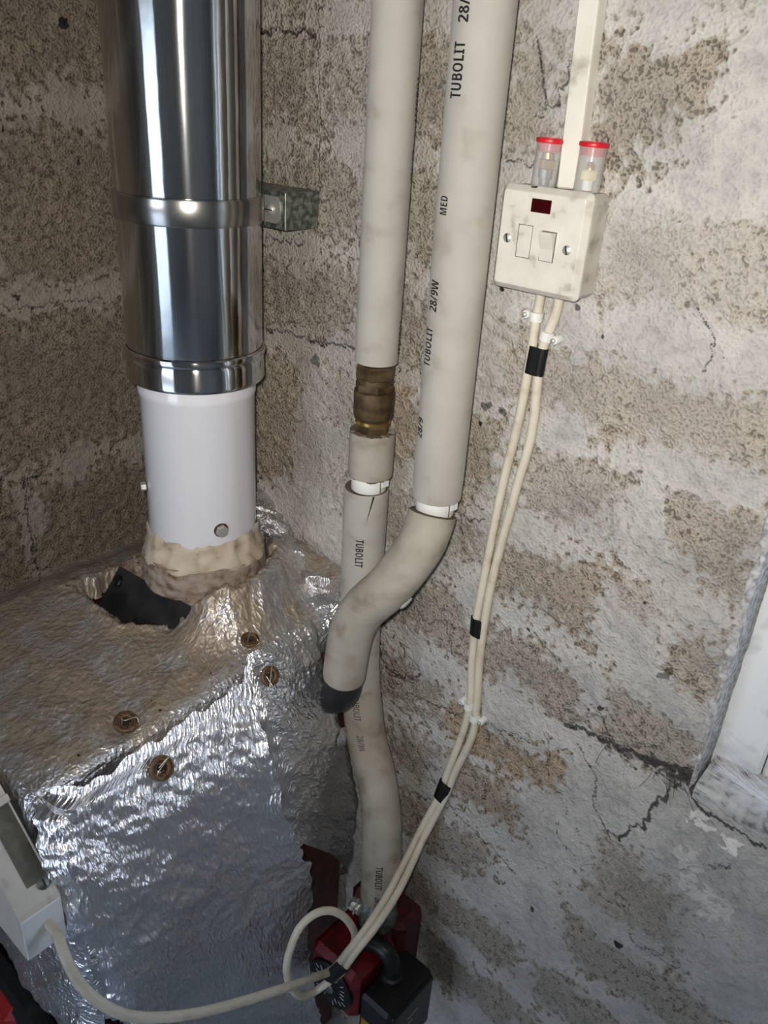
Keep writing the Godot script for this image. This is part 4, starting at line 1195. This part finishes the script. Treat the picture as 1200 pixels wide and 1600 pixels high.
# ------------------------------------------------------------------ switch, vials, trunking
func electrics() -> void:
	var tr := thing("cable_trunking", "cream mini trunking running up the wall from the switch box", "trunking")
	var tilt := Basis(Vector3(0, 0, 1), deg_to_rad(2.1))
	var tc := Vector3(0.5925, 1.393, 0.0085)
	var body := start()
	block(body, Transform3D(tilt, tc + tilt * Vector3(0, 0.5, -0.0015)), Vector3(0.0165, 1.0, 0.013), 0.0008)
	obj("trunking_base", done(body), M.trunking, tr)
	obj("trunking_lid", box(tc + tilt * Vector3(0, 0.5, 0.006), Vector3(0.0172, 1.0, 0.0035), 0.0012, tilt), M.trunking, tr)

	var sw := thing("fused_switch_box", "grubby cream fused switch box with red neon window on the wall", "switch")
	var c := Vector3(0.5853, 1.3502, 0.0)
	obj("back_box", box(c + Vector3(0, 0, 0.0145), Vector3(0.0845, 0.0845, 0.030), 0.0035), M.cream_grime, sw)
	# plate with a sloping margin
	var st := start()
	var ring := func(h: float, z: float, r: float) -> Array:
		var o := []
		for k in 4:
			var sx: float = [1, -1, -1, 1][k]
			var sy: float = [1, 1, -1, -1][k]
			for s in 5:
				var a := PI / 2.0 * k + PI / 2.0 * s / 4.0
				o.append(c + Vector3(sx * (h - r) + r * cos(a), sy * (h - r) + r * sin(a), z))
		return o
	var rings := [ring.call(0.0430, 0.0285, 0.005), ring.call(0.0435, 0.0295, 0.005), ring.call(0.0435, 0.0310, 0.005), ring.call(0.0428, 0.0322, 0.005), ring.call(0.0392, 0.0366, 0.003), ring.call(0.0384, 0.0372, 0.003)]
	for k in rings.size() - 1:
		st.set_smooth_group(-1)
		for i in 20:
			quad(st, rings[k][(i + 1) % 20], rings[k][i], rings[k + 1][i], rings[k + 1][(i + 1) % 20])
	var last: Array = rings[rings.size() - 1]
	for i in 20:
		for p in [c + Vector3(0, 0, 0.0372), last[(i + 1) % 20], last[i]]:
			st.add_vertex(p)
	obj("face_plate", done(st), M.cream, sw)
	obj("neon_window", box(Vector3(0.5842, 1.3792, 0.0372), Vector3(0.0188, 0.0108, 0.0016), 0.0004), M.red_lens, sw)
	# fuse carrier: a flush lid in a fine slot
	st = start()
	block(st, Transform3D(Basis.IDENTITY, Vector3(0.5723, 1.3493, 0.0368)), Vector3(0.0140, 0.0272, 0.0014), 0.0)
	var slot := obj("fuse_slot", done(st), M.ink_faded, sw)
	obj("fuse_carrier", box(Vector3(0.5724, 1.3493, 0.0371), Vector3(0.0132, 0.0264, 0.0016), 0.0004), M.cream, slot)
	# rocker tilted with its top pressed out
	var rk := start()
	prism(rk, PackedVector2Array([Vector2(0.0372, -0.0118), Vector2(0.0378, -0.0118), Vector2(0.0390, -0.0020), Vector2(0.0452, 0.0106), Vector2(0.0446, 0.0118), Vector2(0.0372, 0.0118)]), Transform3D(Basis(Vector3(0, 0, 1), Vector3(0, 1, 0), Vector3(-1, 0, 0)), Vector3(0.5957, 1.3482, 0.0)), -0.0064, 0.0064)
	var fr := obj("rocker_frame", box(Vector3(0.5957, 1.3482, 0.0369), Vector3(0.0140, 0.0246, 0.0012), 0.0), M.ink_faded, sw)
	obj("rocker_switch", done(rk), M.cream, fr)
	for s in [Vector3(0.5552, 1.3499, 0.0372), Vector3(0.6140, 1.3481, 0.0372)]:
		var g := obj("screw", lathed([[0.0040, -0.0005], [0.0040, 0.0004], [0.0030, 0.0012], [0.0, 0.0016]], 24, aim(s, Vector3(0, 0, 1))), M.zinc, sw)
		obj("screw_slot", box(s + Vector3(0, 0, 0.0013), Vector3(0.0012, 0.0072, 0.0009), 0.0, Basis(Vector3(0, 0, 1), 0.3)), M.debris, g)
	obj("top_notch", box(c + Vector3(-0.012, 0.0428, 0.033), Vector3(0.004, 0.0012, 0.006), 0.0), M.ink_faded, sw)
	# two small nozzle vials standing on the box
	var spots := [Vector3(0.5712, 1.3932, 0.0165), Vector3(0.6120, 1.3932, 0.0165)]
	var words := ["left clear vial with red cap standing on the switch box, holding a brass nozzle", "right clear vial with red cap standing on the switch box, holding a cream-collared nozzle"]
	for k in 2:
		var x := Transform3D(Basis(Vector3(0, 0, 1), deg_to_rad(-2.0 if k == 0 else -1.0)), spots[k])
		var v := thing("nozzle_vial", words[k], "vial", Vector3.ZERO, "nozzle vials on the switch box")
		obj("tube", lathed([[0.0, 0.0], [0.0106, 0.0], [0.0108, 0.0008], [0.0110, 0.0300], [0.0112, 0.0335]], 40, x), M.vial, v)
		obj("cap_skirt", lathed([[0.0098, 0.0270], [0.0100, 0.0360]], 40, x), M.vial_red, v)
		obj("cap", lathed([[0.0112, 0.0336], [0.0119, 0.0338], [0.0121, 0.0350], [0.0121, 0.0362], [0.0117, 0.0370], [0.0096, 0.0372], [0.0092, 0.0350], [0.0, 0.0350]], 40, x), M.red_cap, v)
		if k == 0:
			var nz := thing("burner_nozzle", "brass burner nozzle inside the left vial", "nozzle")
			obj("nozzle_body", lathed([[0.0, 0.006], [0.0060, 0.006], [0.0062, 0.013], [0.0058, 0.0135]], 24, x), M.steel_dull, nz)
			obj("nozzle_hex", lathed([[0.0060, 0.0135], [0.0078, 0.0140], [0.0078, 0.0205], [0.0055, 0.0215]], 6, x), M.brass_bright, nz)
			obj("nozzle_tip", lathed([[0.0055, 0.0215], [0.0050, 0.0260], [0.0018, 0.0275], [0.0, 0.0275]], 24, x), M.brass_bright, nz)
			obj("strainer", lathed([[0.0, 0.0008], [0.0045, 0.0008], [0.0045, 0.006], [0.0, 0.006]], 20, x), M.galv, nz)
		else:
			var nz := thing("burner_nozzle", "nozzle with a cream hexagonal collar inside the right vial", "nozzle")
			obj("nozzle_collar", lathed([[0.0, 0.0085], [0.0066, 0.0085], [0.0072, 0.0095], [0.0072, 0.0150], [0.0058, 0.0165], [0.0, 0.0165]], 6, x), M.nozzle_cream, nz)
			obj("nozzle_tip", lathed([[0.0040, 0.0165], [0.0036, 0.0205], [0.0018, 0.0225], [0.0, 0.0225]], 24, x), M.brass_bright, nz)
			obj("strainer", lathed([[0.0, 0.0008], [0.0046, 0.0008], [0.0046, 0.0085], [0.0, 0.0085]], 20, x), M.white_plastic, nz)

# ------------------------------------------------------------------ cables
func wrap_band(label: String, a: Vector3, b: Vector3, mid_a: Vector3, mid_b: Vector3, half: float, thick: float) -> void:
	# black tape bound round two cables lying side by side; a and b are the band's ends, mid_a to mid_b runs across
	var across := (mid_b - mid_a).normalized()
	var along := (b - a).normalized()
	across = (across - along * across.dot(along)).normalized()
	var t := thing("tape_band", label, "tape", Vector3.ZERO, "black tape bands on the cables")
	var st := start()
	tube(st, straight(a, b, 3), half, 28, half * 0.6, thick / half, along.cross(across).normalized())
	obj("tape_wrap", done(st), M.tape, t)
	var n := along.cross(across).normalized()
	if n.z < 0.0:
		n = -n
	obj("tape_tail", box((a + b) / 2.0 + n * (thick + 0.0002) + across * half * 0.35, Vector3(0.0045, a.distance_to(b) * 0.98, 0.0008), 0.0002, Basis(across, along, across.cross(along))), M.tape, t)

func cable_clip(label: String, at: Vector3, dir: Vector3, nail_side: float) -> void:
	# a moulded saddle over one cable with its masonry nail beside it
	var along := dir.normalized()
	var side := along.cross(Vector3(0, 0, 1)).normalized() * nail_side
	var t := thing("cable_clip", label, "clip")
	var b := Basis(side, along, side.cross(along))
	var prof := []
	for k in 13:
		var a := PI * k / 12.0
		prof.append(Vector2(cos(a) * 0.0066, 0.0005 + maxf(sin(a), 0.0) * 0.0072))
	for k in range(12, -1, -1):
		var a := PI * k / 12.0
		prof.append(Vector2(cos(a) * 0.0053, -0.004 + maxf(sin(a), 0.0) * 0.0095))
	var st := start()
	# saddle profile runs across the cable, pushed along it
	prism(st, PackedVector2Array(prof), Transform3D(Basis(side, Vector3(0, 0, 1), side.cross(Vector3(0, 0, 1))), at), -0.0042, 0.0042, true)
	obj("saddle", done(st), M.white_plastic, t)
	obj("nail_boss", lathed([[0.0042, -0.004], [0.0040, 0.0050], [0.0034, 0.0058], [0.0, 0.0058]], 24, aim(at + side * 0.0098 - Vector3(0, 0, 0.001), Vector3(0, 0, 1))), M.white_plastic, t)
	obj("nail", lathed([[0.0023, 0.004], [0.0023, 0.0072], [0.0017, 0.0078], [0.0, 0.0080]], 18, aim(at + side * 0.0098, Vector3(0, 0, 1))), M.zinc, t)

func cables() -> void:
	var r := 0.0048
	var left_pts: Array = [Vector3(0.5795, 1.312, 0.012), Vector3(0.5788, 1.300, 0.0065), Vector3(0.5775, 1.280, 0.006), Vector3(0.5775, 1.252, 0.006), Vector3(0.577, 1.226, 0.006), Vector3(0.5745, 1.1765, 0.006), Vector3(0.5668, 1.1042, 0.006), Vector3(0.5602, 0.9934, 0.006), Vector3(0.5575, 0.925, 0.006), Vector3(0.5595, 0.8714, 0.006), Vector3(0.5642, 0.8266, 0.006), Vector3(0.5610, 0.7755, 0.006), Vector3(0.5462, 0.6967, 0.006), Vector3(0.5409, 0.6562, 0.009), Vector3(0.5284, 0.5859, 0.035), Vector3(0.5416, 0.5584, 0.100), Vector3(0.5480, 0.5440, 0.150), Vector3(0.5415, 0.5180, 0.175), Vector3(0.5308, 0.4871, 0.185), Vector3(0.5248, 0.4780, 0.193)]
	# the left cable runs on past the pump to the control box
	left_pts.append_array([Vector3(0.5273, 0.4962, 0.213), Vector3(0.5443, 0.5547, 0.260), Vector3(0.5575, 0.6189, 0.320), Vector3(0.5545, 0.6585, 0.375), Vector3(0.5498, 0.6886, 0.415), Vector3(0.5353, 0.7049, 0.445), Vector3(0.5238, 0.7236, 0.465), Vector3(0.5080, 0.7435, 0.478), Vector3(0.4917, 0.7556, 0.482), Vector3(0.4777, 0.7675, 0.482), Vector3(0.4560, 0.7790, 0.478), Vector3(0.4380, 0.7800, 0.478)])
	var a := obj("cable", tubed(smooth_path(left_pts, 0.005), r, 14), M.cable)
	tag(a, "cream cable from the left of the switch box down to the white control box", "cable")
	var right_pts: Array = [Vector3(0.5985, 1.312, 0.012), Vector3(0.5978, 1.300, 0.0065), Vector3(0.5958, 1.284, 0.006), Vector3(0.5892, 1.256, 0.006), Vector3(0.5882, 1.229, 0.006), Vector3(0.5906, 1.1679, 0.006), Vector3(0.5825, 1.1026, 0.006), Vector3(0.5710, 0.998, 0.006), Vector3(0.5682, 0.926, 0.006), Vector3(0.5695, 0.8761, 0.006), Vector3(0.5735, 0.8223, 0.006), Vector3(0.5737, 0.7729, 0.006), Vector3(0.5573, 0.7044, 0.006), Vector3(0.5500, 0.6611, 0.009), Vector3(0.5371, 0.5887, 0.030), Vector3(0.5512, 0.5613, 0.094), Vector3(0.5565, 0.5460, 0.144), Vector3(0.5495, 0.5193, 0.171), Vector3(0.5375, 0.4795, 0.182), Vector3(0.5290, 0.4640, 0.186), Vector3(0.5220, 0.4510, 0.189)]
	# the right cable turns back in a loop to the pump
	right_pts.append_array([Vector3(0.5120, 0.4361, 0.2017), Vector3(0.5100, 0.4504, 0.2237), Vector3(0.5080, 0.4833, 0.2397), Vector3(0.5060, 0.5221, 0.2456), Vector3(0.5060, 0.5524, 0.2407), Vector3(0.5080, 0.5812, 0.2276), Vector3(0.5120, 0.5890, 0.2065), Vector3(0.5200, 0.5834, 0.1873), Vector3(0.5280, 0.5634, 0.1712), Vector3(0.5320, 0.5319, 0.1580), Vector3(0.5300, 0.5040, 0.1500), Vector3(0.5220, 0.4780, 0.1420), Vector3(0.5130, 0.4520, 0.1240)])
	var b := obj("cable", tubed(smooth_path(right_pts, 0.005), r, 14), M.cable)
	tag(b, "cream cable from the right of the switch box, looped in front of the pump", "cable")
	wrap_band("black tape band on both cables just below the switch box clips", Vector3(0.5838, 1.2545, 0.0062), Vector3(0.5828, 1.2280, 0.0062), Vector3(0.577, 1.24, 0.006), Vector3(0.5885, 1.24, 0.006), 0.0110, 0.0056)
	wrap_band("black tape band halfway down both cables on the bare wall", Vector3(0.5610, 0.9375, 0.0062), Vector3(0.5620, 0.9150, 0.0062), Vector3(0.5575, 0.925, 0.006), Vector3(0.5682, 0.925, 0.006), 0.0106, 0.0056)
	wrap_band("black tape band where both cables leave the wall", Vector3(0.5468, 0.6790, 0.0080), Vector3(0.5428, 0.6500, 0.0110), Vector3(0.5420, 0.66, 0.008), Vector3(0.552, 0.66, 0.008), 0.0098, 0.0056)
	wrap_band("black tape band binding the cables in front of the red pump", Vector3(0.5400, 0.4955, 0.1810), Vector3(0.5245, 0.4640, 0.1900), Vector3(0.5300, 0.4871, 0.187), Vector3(0.5370, 0.475, 0.180), 0.0098, 0.0060)
	cable_clip("white cable clip on the left cable just under the switch box", Vector3(0.5777, 1.2815, 0.006), Vector3(0.05, 1, 0), -1.0)
	cable_clip("white cable clip on the right cable just under the switch box", Vector3(0.5915, 1.2665, 0.006), Vector3(0.2, 1, 0), 1.0)
	cable_clip("white cable clip on the left cable low on the wall", Vector3(0.5640, 0.8155, 0.006), Vector3(0.0, 1, 0), -1.0)
	cable_clip("white cable clip on the right cable low on the wall", Vector3(0.5738, 0.8030, 0.006), Vector3(0.0, 1, 0), 1.0)

# ------------------------------------------------------------------ pump, control box, burner
func pump() -> void:
	# foil-wrapped union between the lowest sleeve and the pump
	var un := thing("pipe_union", "foil-wrapped pipe union between the lowest grey sleeve and the red pump", "pipe fitting")
	obj("union_body", lathed([[0.016, 0.452], [0.024, 0.454], [0.026, 0.466], [0.0255, 0.484], [0.022, 0.496], [0.016, 0.506]], 40, Transform3D(Basis.IDENTITY, Vector3(0.5104, 0, 0.080)), 0.003, 31), M.galv, un)
	var kn := lathed([[0.0, -0.006], [0.009, -0.004], [0.0105, 0.004], [0.007, 0.010], [0.0, 0.012]], 20, aim(Vector3(0.492, 0.487, 0.104), Vector3(0.3, 0.5, 0.8)), 0.003, 33)
	obj("foil_wrap", kn, M.zinc, un)
	var p := thing("circulator_pump", "red circulator pump with black terminal box at the foot of the pipe", "pump")
	var st := start()
	block(st, Transform3D(Basis.IDENTITY, Vector3(0.5015, 0.408, 0.050)), Vector3(0.098, 0.110, 0.052), 0.010)
	obj("volute", done(st), M.pump_iron, p)
	obj("pump_neck", lathed([[0.026, 0.440], [0.023, 0.458]], 32, Transform3D(Basis.IDENTITY, Vector3(0.5104, 0, 0.080))), M.pump_iron, p)
	st = start()
	block(st, Transform3D(Basis.IDENTITY, Vector3(0.503, 0.397, 0.117)), Vector3(0.084, 0.090, 0.086), 0.009)
	for k in 4:
		block(st, Transform3D(Basis.IDENTITY, Vector3(0.480 + 0.012 * k, 0.4425, 0.115)), Vector3(0.003, 0.004, 0.076), 0.001)
	obj("motor_housing", done(st), M.pump_red, p)
	var face := aim(Vector3(0.503, 0.397, 0.159), Vector3(0, 0, 1))
	obj("label_disc", lathed([[0.038, 0.0], [0.038, 0.004], [0.036, 0.006], [0.0, 0.006]], 48, face), M.label_black, p)
	obj("bleed_screw", lathed([[0.0105, 0.006], [0.0100, 0.0095], [0.0085, 0.0105], [0.0, 0.0108]], 32, face), M.steel_dull, p)
	st = start()
	for k in 22:
		var an := TAU * k / 22.0 + 0.15
		if k % 6 == 4:
			continue
		var rr := 0.0235 + 0.003 * (k % 3)
		var b := Basis(Vector3(0, 0, 1), an)
		block(st, Transform3D(b, Vector3(0.503, 0.397, 0.1652) + b * Vector3(rr, 0, 0)), Vector3(0.007, 0.0011, 0.0006), 0.0)
	obj("label_marks", done(st), M.label_white, p)
	# terminal box to the right, its elbow gland on top
	st = start()
	block(st, Transform3D(Basis.IDENTITY, Vector3(0.570, 0.356, 0.105)), Vector3(0.052, 0.106, 0.092), 0.005)
	obj("terminal_box", done(st), M.black_plastic, p)
	obj("terminal_lid", box(Vector3(0.5975, 0.356, 0.105), Vector3(0.006, 0.098, 0.084), 0.002), M.black_plastic, p)
	st = start()
	for k in 3:
		block(st, Transform3D(Basis.IDENTITY, Vector3(0.6007, 0.372 - 0.012 * k, 0.105 + 0.01 * k)), Vector3(0.0006, 0.0015, 0.022), 0.0)
	obj("lid_print", done(st), M.label_white, p)
	obj("warning_label", box(Vector3(0.566, 0.345, 0.1512), Vector3(0.030, 0.040, 0.0008), 0.0), M.label_yellow, p)
	obj("cable_gland", tubed(smooth_path([Vector3(0.512, 0.447, 0.116), Vector3(0.535, 0.458, 0.112), Vector3(0.553, 0.456, 0.110), Vector3(0.561, 0.440, 0.108), Vector3(0.562, 0.402, 0.106)], 0.003), 0.0112, 24), M.black_plastic, p)
	obj("gland_collar", lathed([[0.0112, 0.408], [0.0150, 0.408], [0.0150, 0.418], [0.0112, 0.420]], 24, Transform3D(Basis.IDENTITY, Vector3(0.562, 0, 0.1065))), M.black_plastic, p)
	# wedge-topped control box on the boiler flank
	var c := thing("control_box", "white sloped control box beside the boiler flank, cable leaving its lower end", "control box")
	var z0 := 0.463
	var z1 := 0.5005
	var body := start()
	prism(body, PackedVector2Array([Vector2(0.441, 0.749), Vector2(0.442, 0.800), Vector2(0.439, 0.805), Vector2(0.355, 0.874), Vector2(0.310, 0.885), Vector2(0.310, 0.760), Vector2(0.330, 0.749)]), Transform3D.IDENTITY, z0, z1)
	obj("box_body", done(body), M.cream, c)
	var slope := Vector3(-0.773, 0.634, 0).normalized()
	var nrm := Vector3(0.634, 0.773, 0).normalized()
	var sb := Basis(slope, nrm, slope.cross(nrm))
	var top := Vector3(0.439, 0.805, 0.0)
	obj("label_panel", box(top + slope * 0.053 + nrm * 0.0003 + Vector3(0, 0, 0.4745), Vector3(0.074, 0.0010, 0.019), 0.0003, sb), M.grey_panel, c)
	obj("end_rim", box(top + slope * 0.094 + nrm * 0.0015 + Vector3(0, 0, 0.4805), Vector3(0.008, 0.006, 0.036), 0.001, sb), M.cream, c)
	obj("side_rim", box(top + slope * 0.052 + nrm * 0.0005 + Vector3(0, 0, 0.4640), Vector3(0.090, 0.003, 0.0016), 0.0004, sb), M.cream, c)
	obj("end_cap", box(Vector3(0.4418, 0.7750, 0.48175), Vector3(0.0022, 0.050, 0.0372), 0.0008), M.white_frame, c)
	var sx := aim(top + slope * 0.0125 + nrm * 0.0003 + Vector3(0, 0, 0.4705), nrm)
	var screw := obj("screw", lathed([[0.0058, 0.0], [0.0058, 0.0012], [0.0045, 0.0024], [0.0, 0.0028]], 28, sx), M.galv, c)
	obj("screw_slot", box(sx * Vector3(0, 0.0026, 0), Vector3(0.008, 0.001, 0.0012), 0.0, sb), M.debris, screw)
	# burner below, only its red cover shows
	var bn := thing("burner", "dark burner with a red cover low at the left edge", "burner")
	obj("burner_body", box(Vector3(0.195, 0.235, 0.4555), Vector3(0.36, 0.45, 0.036), 0.01), M.black_plastic, bn)
	obj("burner_cover", box(Vector3(0.236, 0.415, 0.468), Vector3(0.090, 0.078, 0.030), 0.012), M.pump_bright, bn)
	obj("cover_badge", box(Vector3(0.236, 0.428, 0.4832), Vector3(0.03, 0.02, 0.001), 0.0), M.label_yellow, bn)

# ------------------------------------------------------------------ cobwebs and crumbs
func small_things() -> void:
	var rng := RandomNumberGenerator.new()
	rng.seed = 404
	# pale web strands slung across the sill corner
	var st := start()
	for k in 34:
		var t := rng.randf()
		var a := Vector3(0.828 + 0.006 * rng.randf(), lerpf(0.880, 0.925, rng.randf()), lerpf(-0.050, 0.0, rng.randf()))
		var b := Vector3(lerpf(0.86, 0.95, rng.randf()), 0.874 + 0.018 * rng.randf() * t, lerpf(-0.045, 0.004, rng.randf()))
		var sag := Vector3(0, -0.004 - 0.006 * rng.randf(), 0.002)
		tube(st, smooth_path([a, a.lerp(b, 0.5) + sag, b], 0.006), rng.randf_range(0.00008, 0.00022), 4)
	for k in 26:
		# a thick bundle that catches the window light
		var a := Vector3(0.835 + 0.01 * rng.randf(), 0.889 + 0.006 * rng.randf(), -0.020 + 0.012 * rng.randf())
		var b := Vector3(0.96, 0.876 + 0.008 * rng.randf(), -0.010 + 0.010 * rng.randf())
		tube(st, smooth_path([a, a.lerp(b, 0.4) + Vector3(0, -0.006 * rng.randf(), 0.003 * rng.randf()), b], 0.006), rng.randf_range(0.0001, 0.0003), 4)
	var web := obj("cobweb", done(st), M.web)
	web.set_meta("kind", "stuff")
	tag(web, "white cobweb strands across the corner of the window sill", "cobweb")
	# dark sooty web beside the crossing pipes
	st = start()
	var centre := Vector3(0.433, 0.815, 0.018)
	for k in 20:
		var a := centre + Vector3(rng.randf_range(-0.012, 0.03), rng.randf_range(-0.035, 0.055), rng.randf_range(-0.010, 0.01))
		var b := a + Vector3(rng.randf_range(-0.01, 0.045), rng.randf_range(-0.03, 0.02), rng.randf_range(-0.006, 0.004))
		b.z = maxf(b.z, 0.004)
		tube(st, smooth_path([a, a.lerp(b, 0.5) + Vector3(rng.randf_range(-0.006, 0.006), rng.randf_range(-0.006, 0.006), 0.002), b], 0.004), rng.randf_range(0.00012, 0.0004), 4)
	web = obj("cobweb", done(st), M.soot_web)
	web.set_meta("kind", "stuff")
	tag(web, "dark sooty cobweb on the wall beside the crossing grey pipes", "cobweb")
	st = start()
	centre = Vector3(0.80, 0.874, 0.006)
	for k in 34:
		var a := centre + Vector3(rng.randf_range(-0.08, 0.03), rng.randf_range(-0.012, 0.008), rng.randf_range(-0.003, 0.003))
		var an := rng.randf_range(-2.9, -0.2) if k % 2 == 0 else rng.randf_range(-0.4, 0.3)
		var b := a + Vector3(cos(an), sin(an), 0) * rng.randf_range(0.01, 0.045)
		b.z = rng.randf_range(0.003, 0.006)
		tube(st, smooth_path([a, a.lerp(b, 0.5) + Vector3(rng.randf_range(-0.004, 0.004), rng.randf_range(-0.004, 0.004), 0.001), b], 0.004), rng.randf_range(0.0001, 0.0003), 4)
	web = obj("cobweb", done(st), M.soot_web)
	web.set_meta("kind", "stuff")
	tag(web, "grey sooty cobweb along the crack at the window corner", "cobweb")
	# crumbs of rust and mortar on the foil blanket
	st = start()
	for k in 70:
		var q := Vector3(rng.randf_range(0.02, 0.38), 0.0, rng.randf_range(0.05, 0.44))
		if Vector2(q.x - 0.22, q.z - 0.15).length() < 0.11:
			continue
		q.y = 0.8745
		block(st, Transform3D(Basis.from_euler(Vector3(rng.randf() * 3, rng.randf() * 3, rng.randf() * 3)), q), Vector3(rng.randf_range(0.0012, 0.004), rng.randf_range(0.0008, 0.002), rng.randf_range(0.001, 0.003)), 0.0003)
	var crumbs := obj("rust_crumbs", done(st), M.debris)
	crumbs.set_meta("kind", "stuff")
	tag(crumbs, "dark crumbs of rust and mortar scattered over the dusty foil blanket", "debris")
